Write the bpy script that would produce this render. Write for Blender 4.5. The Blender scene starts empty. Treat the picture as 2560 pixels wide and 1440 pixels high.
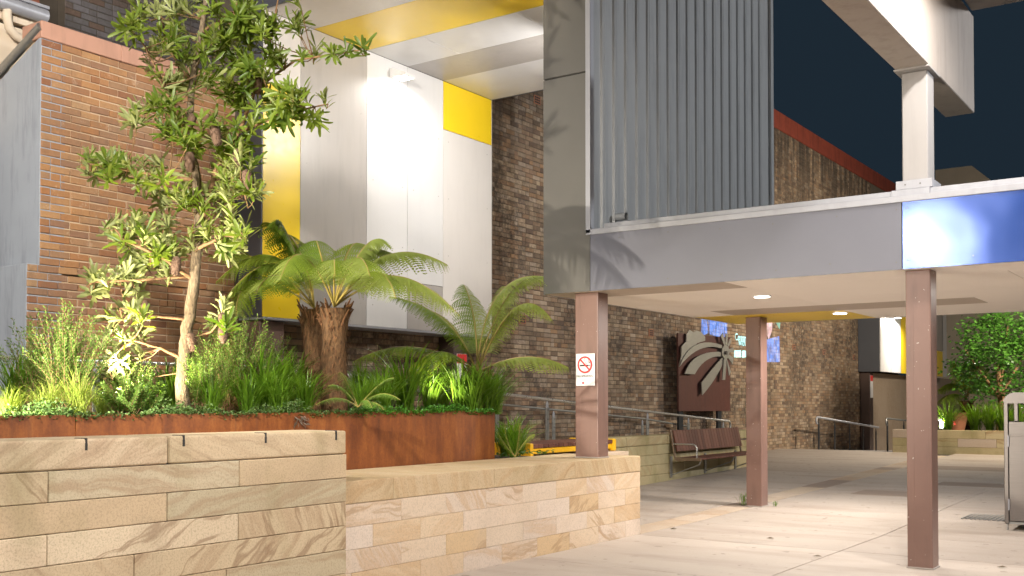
import bpy, bmesh, math, random
from mathutils import Vector, Matrix
rnd = random.Random(7)
S = bpy.context.scene
COL = S.collection
# ---------------------------------------------------------------- camera
CAM_F, CAM_YAW, CAM_PITCH, CAM_PY, CAM_H = 2643.84, 0.60785551, 0.0212014, 949.344, 1.6
cam_d = bpy.data.cameras.new('camera'); cam = bpy.data.objects.new('camera', cam_d); COL.objects.link(cam)
cam.location = (0, 0, CAM_H)
cam.rotation_euler = (math.pi/2 + CAM_PITCH, 0, CAM_YAW)
cam_d.sensor_width = 36; cam_d.lens = CAM_F/2560*36
cam_d.shift_y = (CAM_PY-720)/2560
cam_d.clip_end = 600; cam_d.clip_start = .05
cam_d.dof.use_dof = True; cam_d.dof.focus_distance = 10.5; cam_d.dof.aperture_fstop = 8
S.camera = cam
# ---------------------------------------------------------------- world, exposure
W = bpy.data.worlds.new('World'); S.world = W; W.use_nodes = True
wn = W.node_tree.nodes; wl = W.node_tree.links
sky = wn.new('ShaderNodeTexSky'); sky.sky_type = 'NISHITA'; sky.sun_disc = False
sky.sun_elevation = math.radians(-4.5); sky.sun_rotation = math.radians(200)
tint = wn.new('ShaderNodeMix'); tint.data_type = 'RGBA'; tint.blend_type = 'MIX'
tint.inputs[0].default_value = .8
tint.inputs[7].default_value = (.082, .146, .218, 1)      # town glow on a clear night sky
wl.new(sky.outputs[0], tint.inputs[6]); wl.new(tint.outputs[2], wn['Background'].inputs[0])
wn['Background'].inputs[1].default_value = .15
S.view_settings.view_transform = 'Standard'; S.view_settings.look = 'None'
S.view_settings.gamma = 1; S.view_settings.exposure = .3
S.cycles.use_denoising = True
S.cycles.max_bounces = 6; S.cycles.diffuse_bounces = 3; S.cycles.glossy_bounces = 3
S.cycles.transparent_max_bounces = 8; S.cycles.transmission_bounces = 3
S.cycles.sample_clamp_indirect = 6; S.cycles.caustics_reflective = False; S.cycles.caustics_refractive = False
# ---------------------------------------------------------------- photo pixel -> place
_F = Vector((-math.sin(CAM_YAW)*math.cos(CAM_PITCH), math.cos(CAM_YAW)*math.cos(CAM_PITCH), math.sin(CAM_PITCH)))
_R = Vector((math.cos(CAM_YAW), math.sin(CAM_YAW), 0)); _U = _R.cross(_F)
CP = Vector((0, 0, CAM_H))
def ray(x, y): return _F + _R*((x-1280)/CAM_F) - _U*((y-CAM_PY)/CAM_F)
def on(ax, val, x, y):
    d = ray(x, y); i = 'xyz'.index(ax); return CP + d*((val-CP[i])/d[i])
def dp(x, y, t): return CP + ray(x, y)*t
# ---------------------------------------------------------------- helpers
class MB:
    def __init__(s): s.v = []; s.f = []; s.sm = []
    def add(s, vs, fs, smooth=False):
        o = len(s.v); s.v += [tuple(v) for v in vs]; s.f += [tuple(o+i for i in f) for f in fs]; s.sm += [smooth]*len(fs); return s
    def box(s, x0, x1, y0, y1, z0, z1):
        x0, x1 = sorted((x0, x1)); y0, y1 = sorted((y0, y1)); z0, z1 = sorted((z0, z1))
        return s.add([(x0,y0,z0),(x1,y0,z0),(x1,y1,z0),(x0,y1,z0),(x0,y0,z1),(x1,y0,z1),(x1,y1,z1),(x0,y1,z1)],
            [(0,3,2,1),(4,5,6,7),(0,1,5,4),(1,2,6,5),(2,3,7,6),(3,0,4,7)])
    def hexa(s, bot, top):
        return s.add(list(bot)+list(top), [(0,3,2,1),(4,5,6,7),(0,1,5,4),(1,2,6,5),(2,3,7,6),(3,0,4,7)])
    def tube(s, path, r, n=8, caps=True, smooth=True):
        path = [Vector(p) for p in path]; m = len(path)
        if not hasattr(r, '__len__'): r = [r]*m
        vs = []; prev = None
        for i, p in enumerate(path):
            t = (path[min(i+1, m-1)]-path[max(i-1, 0)])
            t = t.normalized() if t.length > 1e-9 else Vector((0,0,1))
            if prev is None:
                a = t.cross(Vector((0,0,1)) if abs(t.z) < .9 else Vector((1,0,0))).normalized()
            else:
                a = (prev - t*prev.dot(t)); a = a.normalized() if a.length > 1e-6 else t.orthogonal().normalized()
            prev = a; b = t.cross(a)
            for k in range(n):
                q = 2*math.pi*k/n; vs.append(p + (a*math.cos(q)+b*math.sin(q))*r[i])
        fs = [(i*n+k, i*n+(k+1)%n, (i+1)*n+(k+1)%n, (i+1)*n+k) for i in range(m-1) for k in range(n)]
        s.add(vs, fs, smooth)
        if caps: s.add([vs[k] for k in range(n)], [tuple(reversed(range(n)))]); s.add([vs[(m-1)*n+k] for k in range(n)], [tuple(range(n))])
        return s
    def bar(s, a, b, w, d, up=(0,0,1)):
        a, b = Vector(a), Vector(b); t = (b-a).normalized(); u = Vector(up)
        if abs(t.dot(u)) > .95: u = Vector((1,0,0))
        sd = t.cross(u).normalized(); u = sd.cross(t)
        q = [sd*w/2+u*d/2, -sd*w/2+u*d/2, -sd*w/2-u*d/2, sd*w/2-u*d/2]
        return s.hexa([a+x for x in q], [b+x for x in q])
    def prism(s, pts, off):       # planar outline pushed along a vector
        pts = [Vector(p) for p in pts]; off = Vector(off); n = len(pts)
        return s.add(pts+[p+off for p in pts], [tuple(reversed(range(n))), tuple(range(n, 2*n))] + [(i, (i+1)%n, n+(i+1)%n, n+i) for i in range(n)])
    def mesh(s, name, m, bevel=0, seg=1, fix=True):
        me = bpy.data.meshes.new(name); me.from_pydata(s.v, [], s.f); me.materials.append(m)
        me.polygons.foreach_set('use_smooth', s.sm)
        if bevel or fix:
            bm = bmesh.new(); bm.from_mesh(me)
            if fix: bmesh.ops.recalc_face_normals(bm, faces=bm.faces)
            if bevel: bmesh.ops.bevel(bm, geom=[e for e in bm.edges if len(e.link_faces) == 2 and e.calc_face_angle(0) > .5], offset=bevel, segments=seg, affect='EDGES', profile=.6)
            bm.to_mesh(me); bm.free()
        me.update(); return me
    def build(s, name, m, parent=None, bevel=0, seg=1, fix=True):
        return link(name, s.mesh(name, m, bevel, seg, fix), parent)
def link(name, data, parent=None):
    o = bpy.data.objects.new(name, data); COL.objects.link(o)
    if parent is not None:
        o.parent = parent; o.matrix_parent_inverse = Matrix.Translation(-parent.location)
    return o
def tag(o, label=None, cat=None, group=None, kind=None):
    if label: o['label'] = label
    if cat: o['category'] = cat
    if group: o['group'] = group
    if kind: o['kind'] = kind
    return o
def thing(name, label, cat, loc=(0,0,0), group=None):
    o = bpy.data.objects.new(name, None); COL.objects.link(o); o.location = loc; o.empty_display_size = .1
    return tag(o, label, cat, group)
def bx(name, m, parent, x0, x1, y0, y1, z0, z1, bevel=0): return MB().box(x0,x1,y0,y1,z0,z1).build(name, m, parent, bevel)
def text_mesh(txt, size, m, name, parent, mat4, align='CENTER', sx=1, fit=0):
    c = bpy.data.curves.new('txt', 'FONT'); c.body = txt; c.size = size; c.align_x = align; c.resolution_u = 3; c.extrude = 0
    o = bpy.data.objects.new('txt', c); COL.objects.link(o)
    me = bpy.data.meshes.new_from_object(o); bpy.data.objects.remove(o); bpy.data.curves.remove(c)
    if fit: xs = [v.co.x for v in me.vertices]; sx = fit/(max(xs)-min(xs))
    me.transform(mat4 @ Matrix.Diagonal((sx,1,1,1))); me.materials.clear(); me.materials.append(m)
    return link(name, me, parent)
# ---------------------------------------------------------------- materials
class NT:
    def __init__(s, name):
        s.m = bpy.data.materials.new(name); s.m.use_nodes = True; s.t = s.m.node_tree; s.n = s.t.nodes; s.l = s.t.links
        s.b = s.n['Principled BSDF']; s.out = s.n['Material Output']
    def node(s, typ, **k):
        n = s.n.new(typ)
        for a, v in k.items(): setattr(n, a, v)
        return n
    def put(s, sock, v):
        if hasattr(v, 'links') or isinstance(v, bpy.types.NodeSocket): s.l.new(v, sock)
        elif isinstance(v, (tuple, list)) and len(v) == 3 and sock.type == 'RGBA': sock.default_value = (*v, 1)
        else: sock.default_value = v
    def math(s, op, a, b=0, c=0):
        n = s.node('ShaderNodeMath', operation=op)
        for i, v in enumerate((a, b, c)): s.put(n.inputs[i], v)
        return n.outputs[0]
    def mix(s, f, a, b, mode='MIX'):
        n = s.node('ShaderNodeMix', data_type='RGBA', blend_type=mode)
        s.put(n.inputs[0], f); s.put(n.inputs[6], a); s.put(n.inputs[7], b); return n.outputs[2]
    def pos(s): return s.node('ShaderNodeNewGeometry').outputs['Position']
    def obj(s): return s.node('ShaderNodeTexCoord').outputs['Object']
    def rand(s):
        a = s.node('ShaderNodeObjectInfo').outputs['Random']; b = s.node('ShaderNodeNewGeometry').outputs['Random Per Island']
        return s.math('FRACT', s.math('ADD', a, b))
    def mapv(s, v, sc=(1,1,1)):
        n = s.node('ShaderNodeVectorMath', operation='MULTIPLY'); s.put(n.inputs[0], v); n.inputs[1].default_value = sc; return n.outputs[0]
    def addv(s, v, w):
        n = s.node('ShaderNodeVectorMath', operation='ADD'); s.put(n.inputs[0], v); s.put(n.inputs[1], w); return n.outputs[0]
    def noise(s, v, sc, det=4, rough=.55, dist=0):
        n = s.node('ShaderNodeTexNoise'); s.put(n.inputs['Vector'], v); n.inputs['Scale'].default_value = sc
        n.inputs['Detail'].default_value = det; n.inputs['Roughness'].default_value = rough; n.inputs['Distortion'].default_value = dist
        return n.outputs[0]
    def ramp(s, f, stops, interp='LINEAR'):
        n = s.node('ShaderNodeValToRGB'); s.put(n.inputs[0], f); r = n.color_ramp; r.interpolation = interp
        while len(r.elements) < len(stops): r.elements.new(.5)
        for e, (p, c) in zip(r.elements, stops):
            e.position = p; e.color = (*(c if hasattr(c, '__len__') else (c, c, c)), 1)
        return n.outputs[0]
    def bump(s, h, st, d=.01):
        n = s.node('ShaderNodeBump'); s.put(n.inputs['Height'], h); n.inputs['Strength'].default_value = st; n.inputs['Distance'].default_value = d
        s.l.new(n.outputs[0], s.b.inputs['Normal'])
    def fin(s, col, rough=.6, metal=0, spec=.5):
        s.put(s.b.inputs['Base Color'], col); s.put(s.b.inputs['Roughness'], rough); s.put(s.b.inputs['Metallic'], metal)
        s.b.inputs['Specular IOR Level'].default_value = spec
        return s.m
def sub(c, k): return tuple(min(1, x*k) for x in c)
def paint(name, c, rough=.45, metal=0, var=.12, bump=.03, sc=2.2, spec=.5, dirt=0):
    t = NT(name); p = t.pos()
    n = t.noise(p, sc, 5, .6); col = t.mix(n, sub(c, 1-var), sub(c, 1+var))
    if dirt:
        d = t.noise(t.mapv(p, (3.5, 3.5, .5)), 2.0, 5, .65)
        col = t.mix(t.math('MULTIPLY', t.ramp(d, [(.5, 0.), (.75, 1.)]), dirt), col, sub(c, .35))
    r = t.math('ADD', t.math('MULTIPLY', t.noise(p, 14, 3), .16), rough-.08)
    if bump: t.bump(t.noise(p, 60, 3), bump, .004)
    return t.fin(col, r, metal, spec)
def metal(name, c, rough=.35, brush=(2,2,90), metallic=.9):
    t = NT(name); p = t.pos(); n = t.noise(t.mapv(p, brush), 3, 4)
    return t.fin(t.mix(n, sub(c, .8), sub(c, 1.15)), t.math('ADD', t.math('MULTIPLY', n, .2), rough-.1), metallic)
def stone(name, cols, bands, stain, axis=(1,0,0), rough=.82, streak=9, green=0):
    # each block has its own tone, band direction and offset
    t = NT(name); r = t.rand(); p = t.pos()
    off = t.node('ShaderNodeCombineXYZ'); t.put(off.inputs[0], t.math('MULTIPLY', r, 37)); t.put(off.inputs[1], t.math('MULTIPLY', r, 91)); t.put(off.inputs[2], t.math('MULTIPLY', r, 53))
    q = t.addv(p, off.outputs[0])
    vr = t.node('ShaderNodeVectorRotate', rotation_type='AXIS_ANGLE'); t.put(vr.inputs['Vector'], q); vr.inputs['Axis'].default_value = axis
    t.put(vr.inputs['Angle'], t.math('MULTIPLY', t.math('SUBTRACT', t.math('FRACT', t.math('MULTIPLY', r, 7.31)), .35), 1.9))
    w = t.addv(vr.outputs[0], t.mapv(t.node('ShaderNodeTexNoise').outputs['Color'], (.0, .0, .0)))
    nz = t.node('ShaderNodeTexNoise'); t.put(nz.inputs['Vector'], q); nz.inputs['Scale'].default_value = 1.6; nz.inputs['Detail'].default_value = 3
    w = t.addv(vr.outputs[0], t.mapv(nz.outputs['Color'], (.3, .3, .3)))
    b = t.noise(t.mapv(w, (.6, .6, streak)), 1.1, 6, .62)
    base = t.ramp(r, [(i/(len(cols)-1), c) for i, c in enumerate(cols)])
    str_ = t.math('MULTIPLY', t.ramp(b, [(.46, 0.), (.58, .75), (.62, .25), (.72, 1.)]), t.ramp(t.math('FRACT', t.math('MULTIPLY', r, 3.77)), [(.2, .08), (.85, .8)]))
    col = t.mix(str_, base, bands)
    vein = t.math('MULTIPLY', t.ramp(t.noise(t.mapv(w, (.35, .35, streak*.35)), 1.0, 5, .6), [(.475, 0.), (.495, 1.), (.505, 1.), (.525, 0.)]), t.ramp(t.math('FRACT', t.math('MULTIPLY', r, 5.13)), [(.45, 0.), (.8, .6)]))
    col = t.mix(vein, col, sub(bands, .75))
    col = t.mix(t.math('MULTIPLY', t.ramp(t.noise(p, 1.3, 4), [(.52, 0.), (.75, 1.)]), .5), col, stain)
    if green: col = t.mix(t.math('MULTIPLY', t.ramp(t.noise(t.mapv(p, (1, 1, .6)), 2.1, 4), [(.5, 0.), (.7, 1.)]), green), col, (.20, .19, .07))
    sp = t.noise(p, 70, 4, .8); col = t.mix(t.math('MULTIPLY', t.ramp(sp, [(.36, 1.), (.52, 0.)]), .42), col, sub(stain, .55))
    t.bump(t.math('ADD', t.math('MULTIPLY', b, .6), t.noise(p, 75, 4, .7)), .22, .006)
    return t.fin(col, rough, 0, .25)
def brickm(name, cols, stain=None, amt=0., pale=None, rough=.88, blotch=1.0, runs=False):
    t = NT(name); r = t.rand(); p = t.pos()
    c = t.ramp(r, [(i/(len(cols)-1), k) for i, k in enumerate(cols)])
    n = t.noise(p, 22, 5, .65); c = t.mix(t.math('MULTIPLY', n, .55), c, t.mix(1., c, (.35, .3, .28), 'MULTIPLY'))
    if pale: c = t.mix(t.math('MULTIPLY', t.ramp(t.noise(p, 9, 4, .7), [(.6, 0.), (.72, 1.)]), .5), c, pale)
    if stain:
        s1 = t.ramp(t.noise(t.mapv(p, (1, 1, .8)), blotch, 6, .7), [(.42, 0.), (.62, 1.)])
        s2 = t.ramp(t.noise(p, 10, 5, .75), [(.36, 0.), (.58, 1.)])
        c = t.mix(t.math('MULTIPLY', t.math('MULTIPLY', s1, s2), amt), c, stain)
    if runs:                       # black weathering runs below the parapet
        z = t.node('ShaderNodeSeparateXYZ'); t.put(z.inputs[0], p)
        k = t.math('MULTIPLY', t.ramp(t.math('MULTIPLY', z.outputs[2], .1), [(.56, 0.), (.9, 1.)]), t.ramp(t.noise(t.mapv(p, (2.5, 2.5, .25)), 1.6, 5, .7), [(.36, 0.), (.56, 1.)]))
        c = t.mix(t.math('MULTIPLY', k, .93), c, stain)
    t.bump(t.noise(p, 55, 4, .7), .35, .006)
    return t.fin(c, rough, 0, .2)
def leafm(name, c1, c2, under=None, trans=.35, rough=.4, spec=.45, per=0):
    t = NT(name); r = t.rand()
    if per: r = t.math('ADD', t.math('MULTIPLY', t.node('ShaderNodeObjectInfo').outputs['Random'], per), t.math('MULTIPLY', r, 1-per))
    col = t.mix(r, c1, c2)
    if under: col = t.mix(t.node('ShaderNodeNewGeometry').outputs['Backfacing'], col, under)
    t.fin(col, rough, 0, spec)
    tr = t.node('ShaderNodeBsdfTranslucent'); t.put(tr.inputs[0], t.mix(1., col, (1.25, 1.3, .5), 'MULTIPLY'))
    mx = t.node('ShaderNodeMixShader'); mx.inputs[0].default_value = trans
    t.l.new(t.b.outputs[0], mx.inputs[1]); t.l.new(tr.outputs[0], mx.inputs[2]); t.l.new(mx.outputs[0], t.out.inputs[0])
    return t.m
def emit(name, c, st):
    t = NT(name); e = t.node('ShaderNodeEmission'); t.put(e.inputs[0], c); e.inputs[1].default_value = st
    t.l.new(e.outputs[0], t.out.inputs[0]); return t.m
def glowfilm(name, c, st):      # light thrown on a wall: adds light over the bricks behind
    t = NT(name); e = t.node('ShaderNodeEmission'); e.inputs[1].default_value = st
    n = t.noise(t.mapv(t.pos(), (1, 4, 1.6)), 2.4, 4); t.put(e.inputs[0], t.mix(t.ramp(n, [(.35, 0.), (.65, 1.)]), sub(c, .3), c))
    tr = t.node('ShaderNodeBsdfTransparent'); a = t.node('ShaderNodeAddShader')
    t.l.new(e.outputs[0], a.inputs[0]); t.l.new(tr.outputs[0], a.inputs[1]); t.l.new(a.outputs[0], t.out.inputs[0]); return t.m
M = {}
M['stone_tall'] = stone('weathered sandstone', [(.46,.37,.25),(.64,.52,.36),(.42,.36,.24),(.70,.57,.41),(.52,.39,.25),(.58,.47,.32)], (.33,.20,.115), (.34,.265,.175), green=.3)
M['stone_low'] = stone('pale sandstone', [(.66,.54,.42),(.63,.53,.45),(.68,.54,.39),(.60,.43,.25),(.68,.58,.50),(.66,.50,.33)], (.52,.34,.19), (.54,.44,.34), streak=7)
M['stone_cap'] = stone('sandstone coping', [(.53,.41,.26),(.56,.43,.28),(.50,.38,.24)], (.45,.27,.12), (.42,.32,.17), green=.25)
M['stone_ramp'] = stone('mossy sandstone', [(.46,.38,.22),(.40,.34,.19),(.50,.42,.26)], (.36,.22,.10), (.28,.23,.12), green=.6)
M['stone_floor'] = stone('sandstone paving', [(.48,.39,.30),(.42,.34,.265),(.50,.41,.33)], (.42,.29,.19), (.36,.29,.22), axis=(0,0,1))
M['brick_l'] = brickm('orange brown brick', [(.40,.19,.085),(.46,.25,.115),(.29,.13,.07),(.50,.29,.14),(.36,.21,.125),(.43,.22,.10),(.31,.175,.11),(.52,.33,.17)], (.20,.13,.09), .5, (.56,.42,.30))
M['brick_d'] = brickm('sooty brown brick', [(.34,.245,.16),(.21,.15,.105),(.43,.325,.22),(.27,.17,.11),(.47,.36,.245),(.17,.12,.09),(.38,.24,.14),(.32,.24,.175),(.48,.38,.28)], (.045,.036,.03), .88, None, blotch=.55, runs=True)
M['brick_up'] = brickm('grey painted brick', [(.22,.21,.22),(.17,.16,.16),(.25,.24,.26),(.2,.14,.11)], (.07,.055,.04), .8, None)
M['brick_far'] = brickm('pale washed brick', [(.58,.47,.35),(.50,.39,.28),(.62,.52,.40),(.45,.36,.27)], (.3,.22,.15), .5, None)
M['mortar_l'] = paint('pale mortar', (.50,.37,.25), .95, 0, .2, .3, 8)
M['mortar_d'] = paint('sooty mortar', (.10,.08,.06), .95, 0, .3, .3, 6)
M['coping'] = paint('pink painted coping', (.46,.25,.175), .7, 0, .12, .1, 4, dirt=.3)
M['render'] = paint('white render', (.31,.335,.375), .85, 0, .16, .25, 1.3, dirt=.55)
M['redcap'] = paint('red painted parapet', (.19,.035,.018), .7, 0, .35, .1, 3, dirt=.8)
M['white'] = paint('white composite panel', (.66,.655,.655), .34, 0, .03, .01, dirt=.05)
M['offwhite'] = paint('off white panel', (.66,.63,.605), .36, 0, .03, .01, dirt=.07)
M['pgrey'] = paint('warm grey panel', (.40,.375,.355), .36, 0, .04, .01, dirt=.15)
M['yellow'] = paint('yellow panel', (.85,.60,.02), .31, 0, .04, .01)
M['dgrey'] = paint('dark grey panel', (.075,.078,.09), .42, 0, .08, .01)
M['fascia'] = paint('grey fascia panel', (.135,.138,.168), .42, .1, .05, .01)
M['tower'] = paint('grey bronze panel', (.135,.13,.12), .36, .2, .07, .01)
def m_blue():
    t = NT('glossy blue panel'); n = t.noise(t.pos(), 1.1, 2)
    t.bump(n, .25, .05); return t.fin(t.mix(n, (.007,.042,.22), (.012,.065,.32)), .2, .35, .8)
M['blue'] = m_blue()
M['soffit'] = paint('cream soffit panel', (.86,.80,.74), .5, 0, .03, .01)
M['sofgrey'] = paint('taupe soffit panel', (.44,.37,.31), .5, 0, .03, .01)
M['joint'] = paint('dark joint', (.03,.028,.026), .8, 0, .1, 0)
M['flash'] = paint('white metal flashing', (.33,.335,.365), .38, .15, .07, .02, 5, dirt=.2)
M['corr'] = paint('grey corrugated steel', (.31,.315,.315), .45, .1, .08, .01, 3, dirt=.35)
def m_post():
    t = NT('brown painted steel'); p = t.pos(); c = t.mix(t.noise(p, 4, 5), (.175,.10,.08), (.225,.135,.108))
    c = t.mix(t.ramp(t.noise(p, 34, 2, .5), [(.735, 0.), (.75, 1.)]), c, (.55,.5,.46))
    c = t.mix(t.math('MULTIPLY', t.ramp(t.noise(t.mapv(p, (5, 5, .6)), 2, 4), [(.55, 0.), (.7, 1.)]), .35), c, (.11,.07,.055))
    t.bump(t.noise(p, 25, 3), .06, .004); return t.fin(c, .4, 0, .5)
M['post'] = m_post()
M['post_old'] = paint('brown painted steel', (.20,.118,.095), .38, 0, .16, .02, 5)
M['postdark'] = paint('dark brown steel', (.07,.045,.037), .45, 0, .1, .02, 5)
M['concrete'] = paint('painted concrete', (.36,.315,.28), .75, 0, .10, .15, 2.5, dirt=.35)
M['whitepost'] = paint('cream painted steel', (.31,.295,.29), .5, 0, .06, .03, 3, dirt=.15)
M['steel'] = metal('brushed stainless steel', (.25,.23,.22), .34)
M['railsteel'] = metal('polished rail steel', (.60,.58,.55), .3, (9,9,9), .8)
M['steeld'] = metal('dull galvanised steel', (.36,.36,.35), .48, (9,9,9))
M['black'] = paint('black painted steel', (.018,.02,.024), .4, 0, .1, 0)
M['bronze'] = metal('bronze anodised steel', (.30,.22,.16), .42, (3,3,3), .6)
M['artplate'] = paint('oxide red steel plate', (.085,.026,.018), .5, 0, .25, .1, 3, dirt=.4)
M['artsteel'] = metal('satin sculpture steel', (.42,.40,.36), .42, (3,3,12), .75)
M['signwhite'] = paint('white sign', (.78,.77,.76), .4, 0, .02, 0)
M['signred'] = paint('red print', (.62,.03,.03), .5, 0, .02, 0)
M['signblack'] = paint('black print', (.02,.02,.02), .5, 0, .02, 0)
M['signgrey'] = paint('grey print', (.45,.38,.36), .5, 0, .02, 0)
M['yellowsteel'] = paint('yellow powder coated steel', (.78,.45,.012), .4, 0, .05, .01)
M['pale'] = paint('pale plaster', (.62,.52,.40), .8, 0, .1, .1)
M['soil'] = paint('dark soil', (.05,.036,.024), .95, 0, .4, .6, 20)
M['rubber'] = paint('black rubber', (.02,.02,.02), .7, 0, .1, 0)
M['cone'] = paint('seed cone', (.10,.058,.036), .9, 0, .35, .6, 40)
M['vent'] = paint('terracotta vent', (.30,.12,.06), .85, 0, .2, .2, 9)
M['rtile'] = paint('terracotta roof tile', (.22,.075,.04), .85, 0, .4, .3, 7)
M['lit'] = emit('lit lamp', (1, .93, .82), 14)
M['litcool'] = emit('lit lamp cool', (1, .97, .93), 14)
def m_concrete_floor():
    t = NT('exposed concrete paving'); p = t.pos(); r = t.rand()
    c = t.mix(r, (.43,.375,.325), (.39,.335,.29))
    c = t.mix(t.math('MULTIPLY', t.noise(t.mapv(p, (1, 1, 1)), .8, 6, .65), .6), c, (.31,.26,.22))
    sp = t.noise(p, 130, 2, .8); c = t.mix(t.math('MULTIPLY', t.ramp(sp, [(.34, 1.), (.46, 0.)]), .5), c, (.20,.16,.13))
    c = t.mix(t.math('MULTIPLY', t.ramp(t.noise(p, 1.9, 5, .7), [(.58, 0.), (.75, 1.)]), .35), c, (.21,.17,.14))
    c = t.mix(t.math('MULTIPLY', t.ramp(t.noise(p, 7.5, 2, .4), [(.69, 0.), (.71, 1.)]), .55), c, (.15,.125,.105))
    c = t.mix(t.math('MULTIPLY', t.ramp(t.noise(t.mapv(p, (.5, 2.2, 1)), .9, 5, .6), [(.48, 0.), (.68, 1.)]), .5), c, (.25,.20,.165))
    t.bump(sp, .2, .004); return t.fin(c, .72, 0, .3)
M['floor'] = m_concrete_floor()
M['floordark'] = paint('brown stone paving', (.24,.185,.15), .75, 0, .2, .1, 3)
def m_corten():
    t = NT('rusted weathering steel'); p = t.pos()
    n = t.noise(t.mapv(p, (4, 4, 1.1)), 1.5, 7, .68); f = t.noise(p, 45, 5, .75)
    c = t.ramp(t.math('ADD', t.math('MULTIPLY', n, .7), t.math('MULTIPLY', f, .3)), [(.3,(.085,.027,.012)),(.45,(.19,.058,.017)),(.56,(.27,.088,.022)),(.68,(.34,.135,.038)),(.8,(.22,.09,.05))])
    c = t.mix(t.math('MULTIPLY', t.ramp(t.noise(t.mapv(p, (6, 6, .5)), 2.2, 4), [(.58, 0.), (.7, 1.)]), .35), c, (.12,.05,.03))
    t.bump(f, .18, .004); return t.fin(c, t.math('ADD', t.math('MULTIPLY', f, .3), .42), .1, .4)
M['corten'] = m_corten()
def m_wood():
    t = NT('dark red hardwood'); p = t.pos(); r = t.rand()
    g = t.noise(t.mapv(p, (9, 9, 9)), 2.5, 4); c = t.mix(r, (.10,.034,.022), (.21,.085,.055)); c = t.mix(t.math('MULTIPLY', g, .5), c, (.06,.025,.018))
    t.bump(g, .15, .004); return t.fin(c, .55, 0, .4)
M['wood'] = m_wood()
def m_bark(name, c1, c2, sc=(9,9,3), b=.6):
    t = NT(name); p = t.pos(); n = t.noise(t.mapv(p, sc), 3, 6, .7); t.bump(n, b, .02)
    return t.fin(t.mix(t.ramp(n, [(.3, 0.), (.7, 1.)]), c1, c2), .9, 0, .2)
M['bark'] = m_bark('pale banksia bark', (.05,.036,.024), (.25,.19,.12), (22,22,6), 1.0)
M['twig'] = m_bark('brown twig', (.13,.07,.035), (.26,.16,.08))
M['fernbark'] = m_bark('fibrous fern trunk', (.04,.022,.012), (.17,.095,.045), (14,14,5), .9)
M['fernred'] = m_bark('red brown frond bases', (.075,.034,.016), (.19,.095,.042), (20,20,8), .6)
M['rachis'] = paint('frond stalk', (.26,.20,.045), .5, 0, .25, 0, 6)
M['leaf_b'] = leafm('banksia leaf', (.06,.115,.012), (.19,.24,.03), (.30,.33,.13), .45, .4, .4, .5)
M['leaf_f'] = leafm('fern frond', (.10,.175,.018), (.27,.35,.055), (.28,.34,.09), .5, .5, .3, .7)
M['leaf_g'] = leafm('strappy leaf', (.08,.18,.012), (.17,.30,.028), None, .35, .34, .5)
M['leaf_y'] = leafm('fine yellow green grass', (.19,.26,.04), (.30,.36,.07), None, .4, .5, .3)
M['leaf_r'] = leafm('narrow shrub leaf', (.09,.18,.03), (.18,.28,.06), None, .35, .42, .4)
M['leaf_c'] = leafm('ground cover leaf', (.05,.115,.025), (.12,.18,.055), None, .3, .5, .3)
M['leaf_k'] = leafm('clover leaf', (.05,.17,.015), (.09,.25,.03), None, .35, .45, .4)
M['leaf_t'] = leafm('glossy tree leaf', (.03,.095,.012), (.075,.19,.025), None, .3, .3, .5)
M['leaf_dry'] = leafm('dead grey leaf', (.13,.10,.075), (.22,.18,.14), None, .1, .8, .1)
M['film_blue'] = glowfilm('projected blue picture', (.04,.22,.75), 1.1)
M['film_pink'] = glowfilm('projected pink picture', (.8,.55,.62), 1.0)
M['film_mint'] = glowfilm('projected mint picture', (.15,.75,.6), .8)
M['film_text'] = glowfilm('projected cyan writing', (.35,.95,1.), 2.2)
# ================================================================ the setting
def gz(y):
    if y < 13: return 0.
    if y < 28.5: return (y-13)*.0195
    return .302 - (y-28.5)*.042 if y < 44 else -.349
def ground_sheet():
    ys = [-60, -20, 0, 6, 13, 18, 23, 28.5, 32, 36, 40, 44, 60, 120]; xs = [-90, -30, -9, -3, 3, 12, 40, 90]
    vs = [(x, y, gz(y)-.03) for y in ys for x in xs]; n = len(xs)
    fs = [(j*n+i, j*n+i+1, (j+1)*n+i+1, (j+1)*n+i) for j in range(len(ys)-1) for i in range(n-1)]
    return tag(MB().add(vs, fs).build('ground', M['joint'], fix=False), 'paved plaza ground with pale concrete slabs', None, None, 'structure')
GROUND = ground_sheet()
def slab(name, m, x0, x1, y0, y1, top=.0, g=.0055):
    x0 += g; x1 -= g; y0 += g; y1 -= g; b = []; t = []
    for x, y in ((x0,y0),(x1,y0),(x1,y1),(x0,y1)): b.append((x, y, gz(y)-.028)); t.append((x, y, gz(y)+top))
    return MB().hexa(b, t).build(name, m, GROUND, .003)
SX0, SX1 = -6.52, -6.08                        # sandstone border strip, in line with the low wall
yb = [-9, -6.4, -3.8, -1.2, 1.4, 4.0, 6.55, 9.05, 11.4, 13.0, 15.2, 17.4, 19.6, 21.8, 24.0, 26.2, 28.5, 31.4, 34.5, 38, 41, 44]
xr = [-6.08, -3.62, -1.15, 1.3, 3.8, 6.3, 9, 12]
for j in range(len(yb)-1):
    for i in range(len(xr)-1):
        if yb[j] < -2 and i > 4: continue
        slab('paving_slab', M['floor'], xr[i], xr[i+1], yb[j], yb[j+1])
    if yb[j] >= 11: slab('paving_slab', M['floor'], -9.12 if yb[j] < 21 else -10.75, SX0, yb[j], yb[j+1])
y = 11.5; k = 0
while y < 27.5:
    L = (.92, .66, .78, 1.05)[k % 4]; slab('border_stone', M['floordark'] if k in (4, 8, 9, 13) else M['stone_floor'], SX0, SX1, y, min(y+L, 28)); y += L; k += 1
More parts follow.
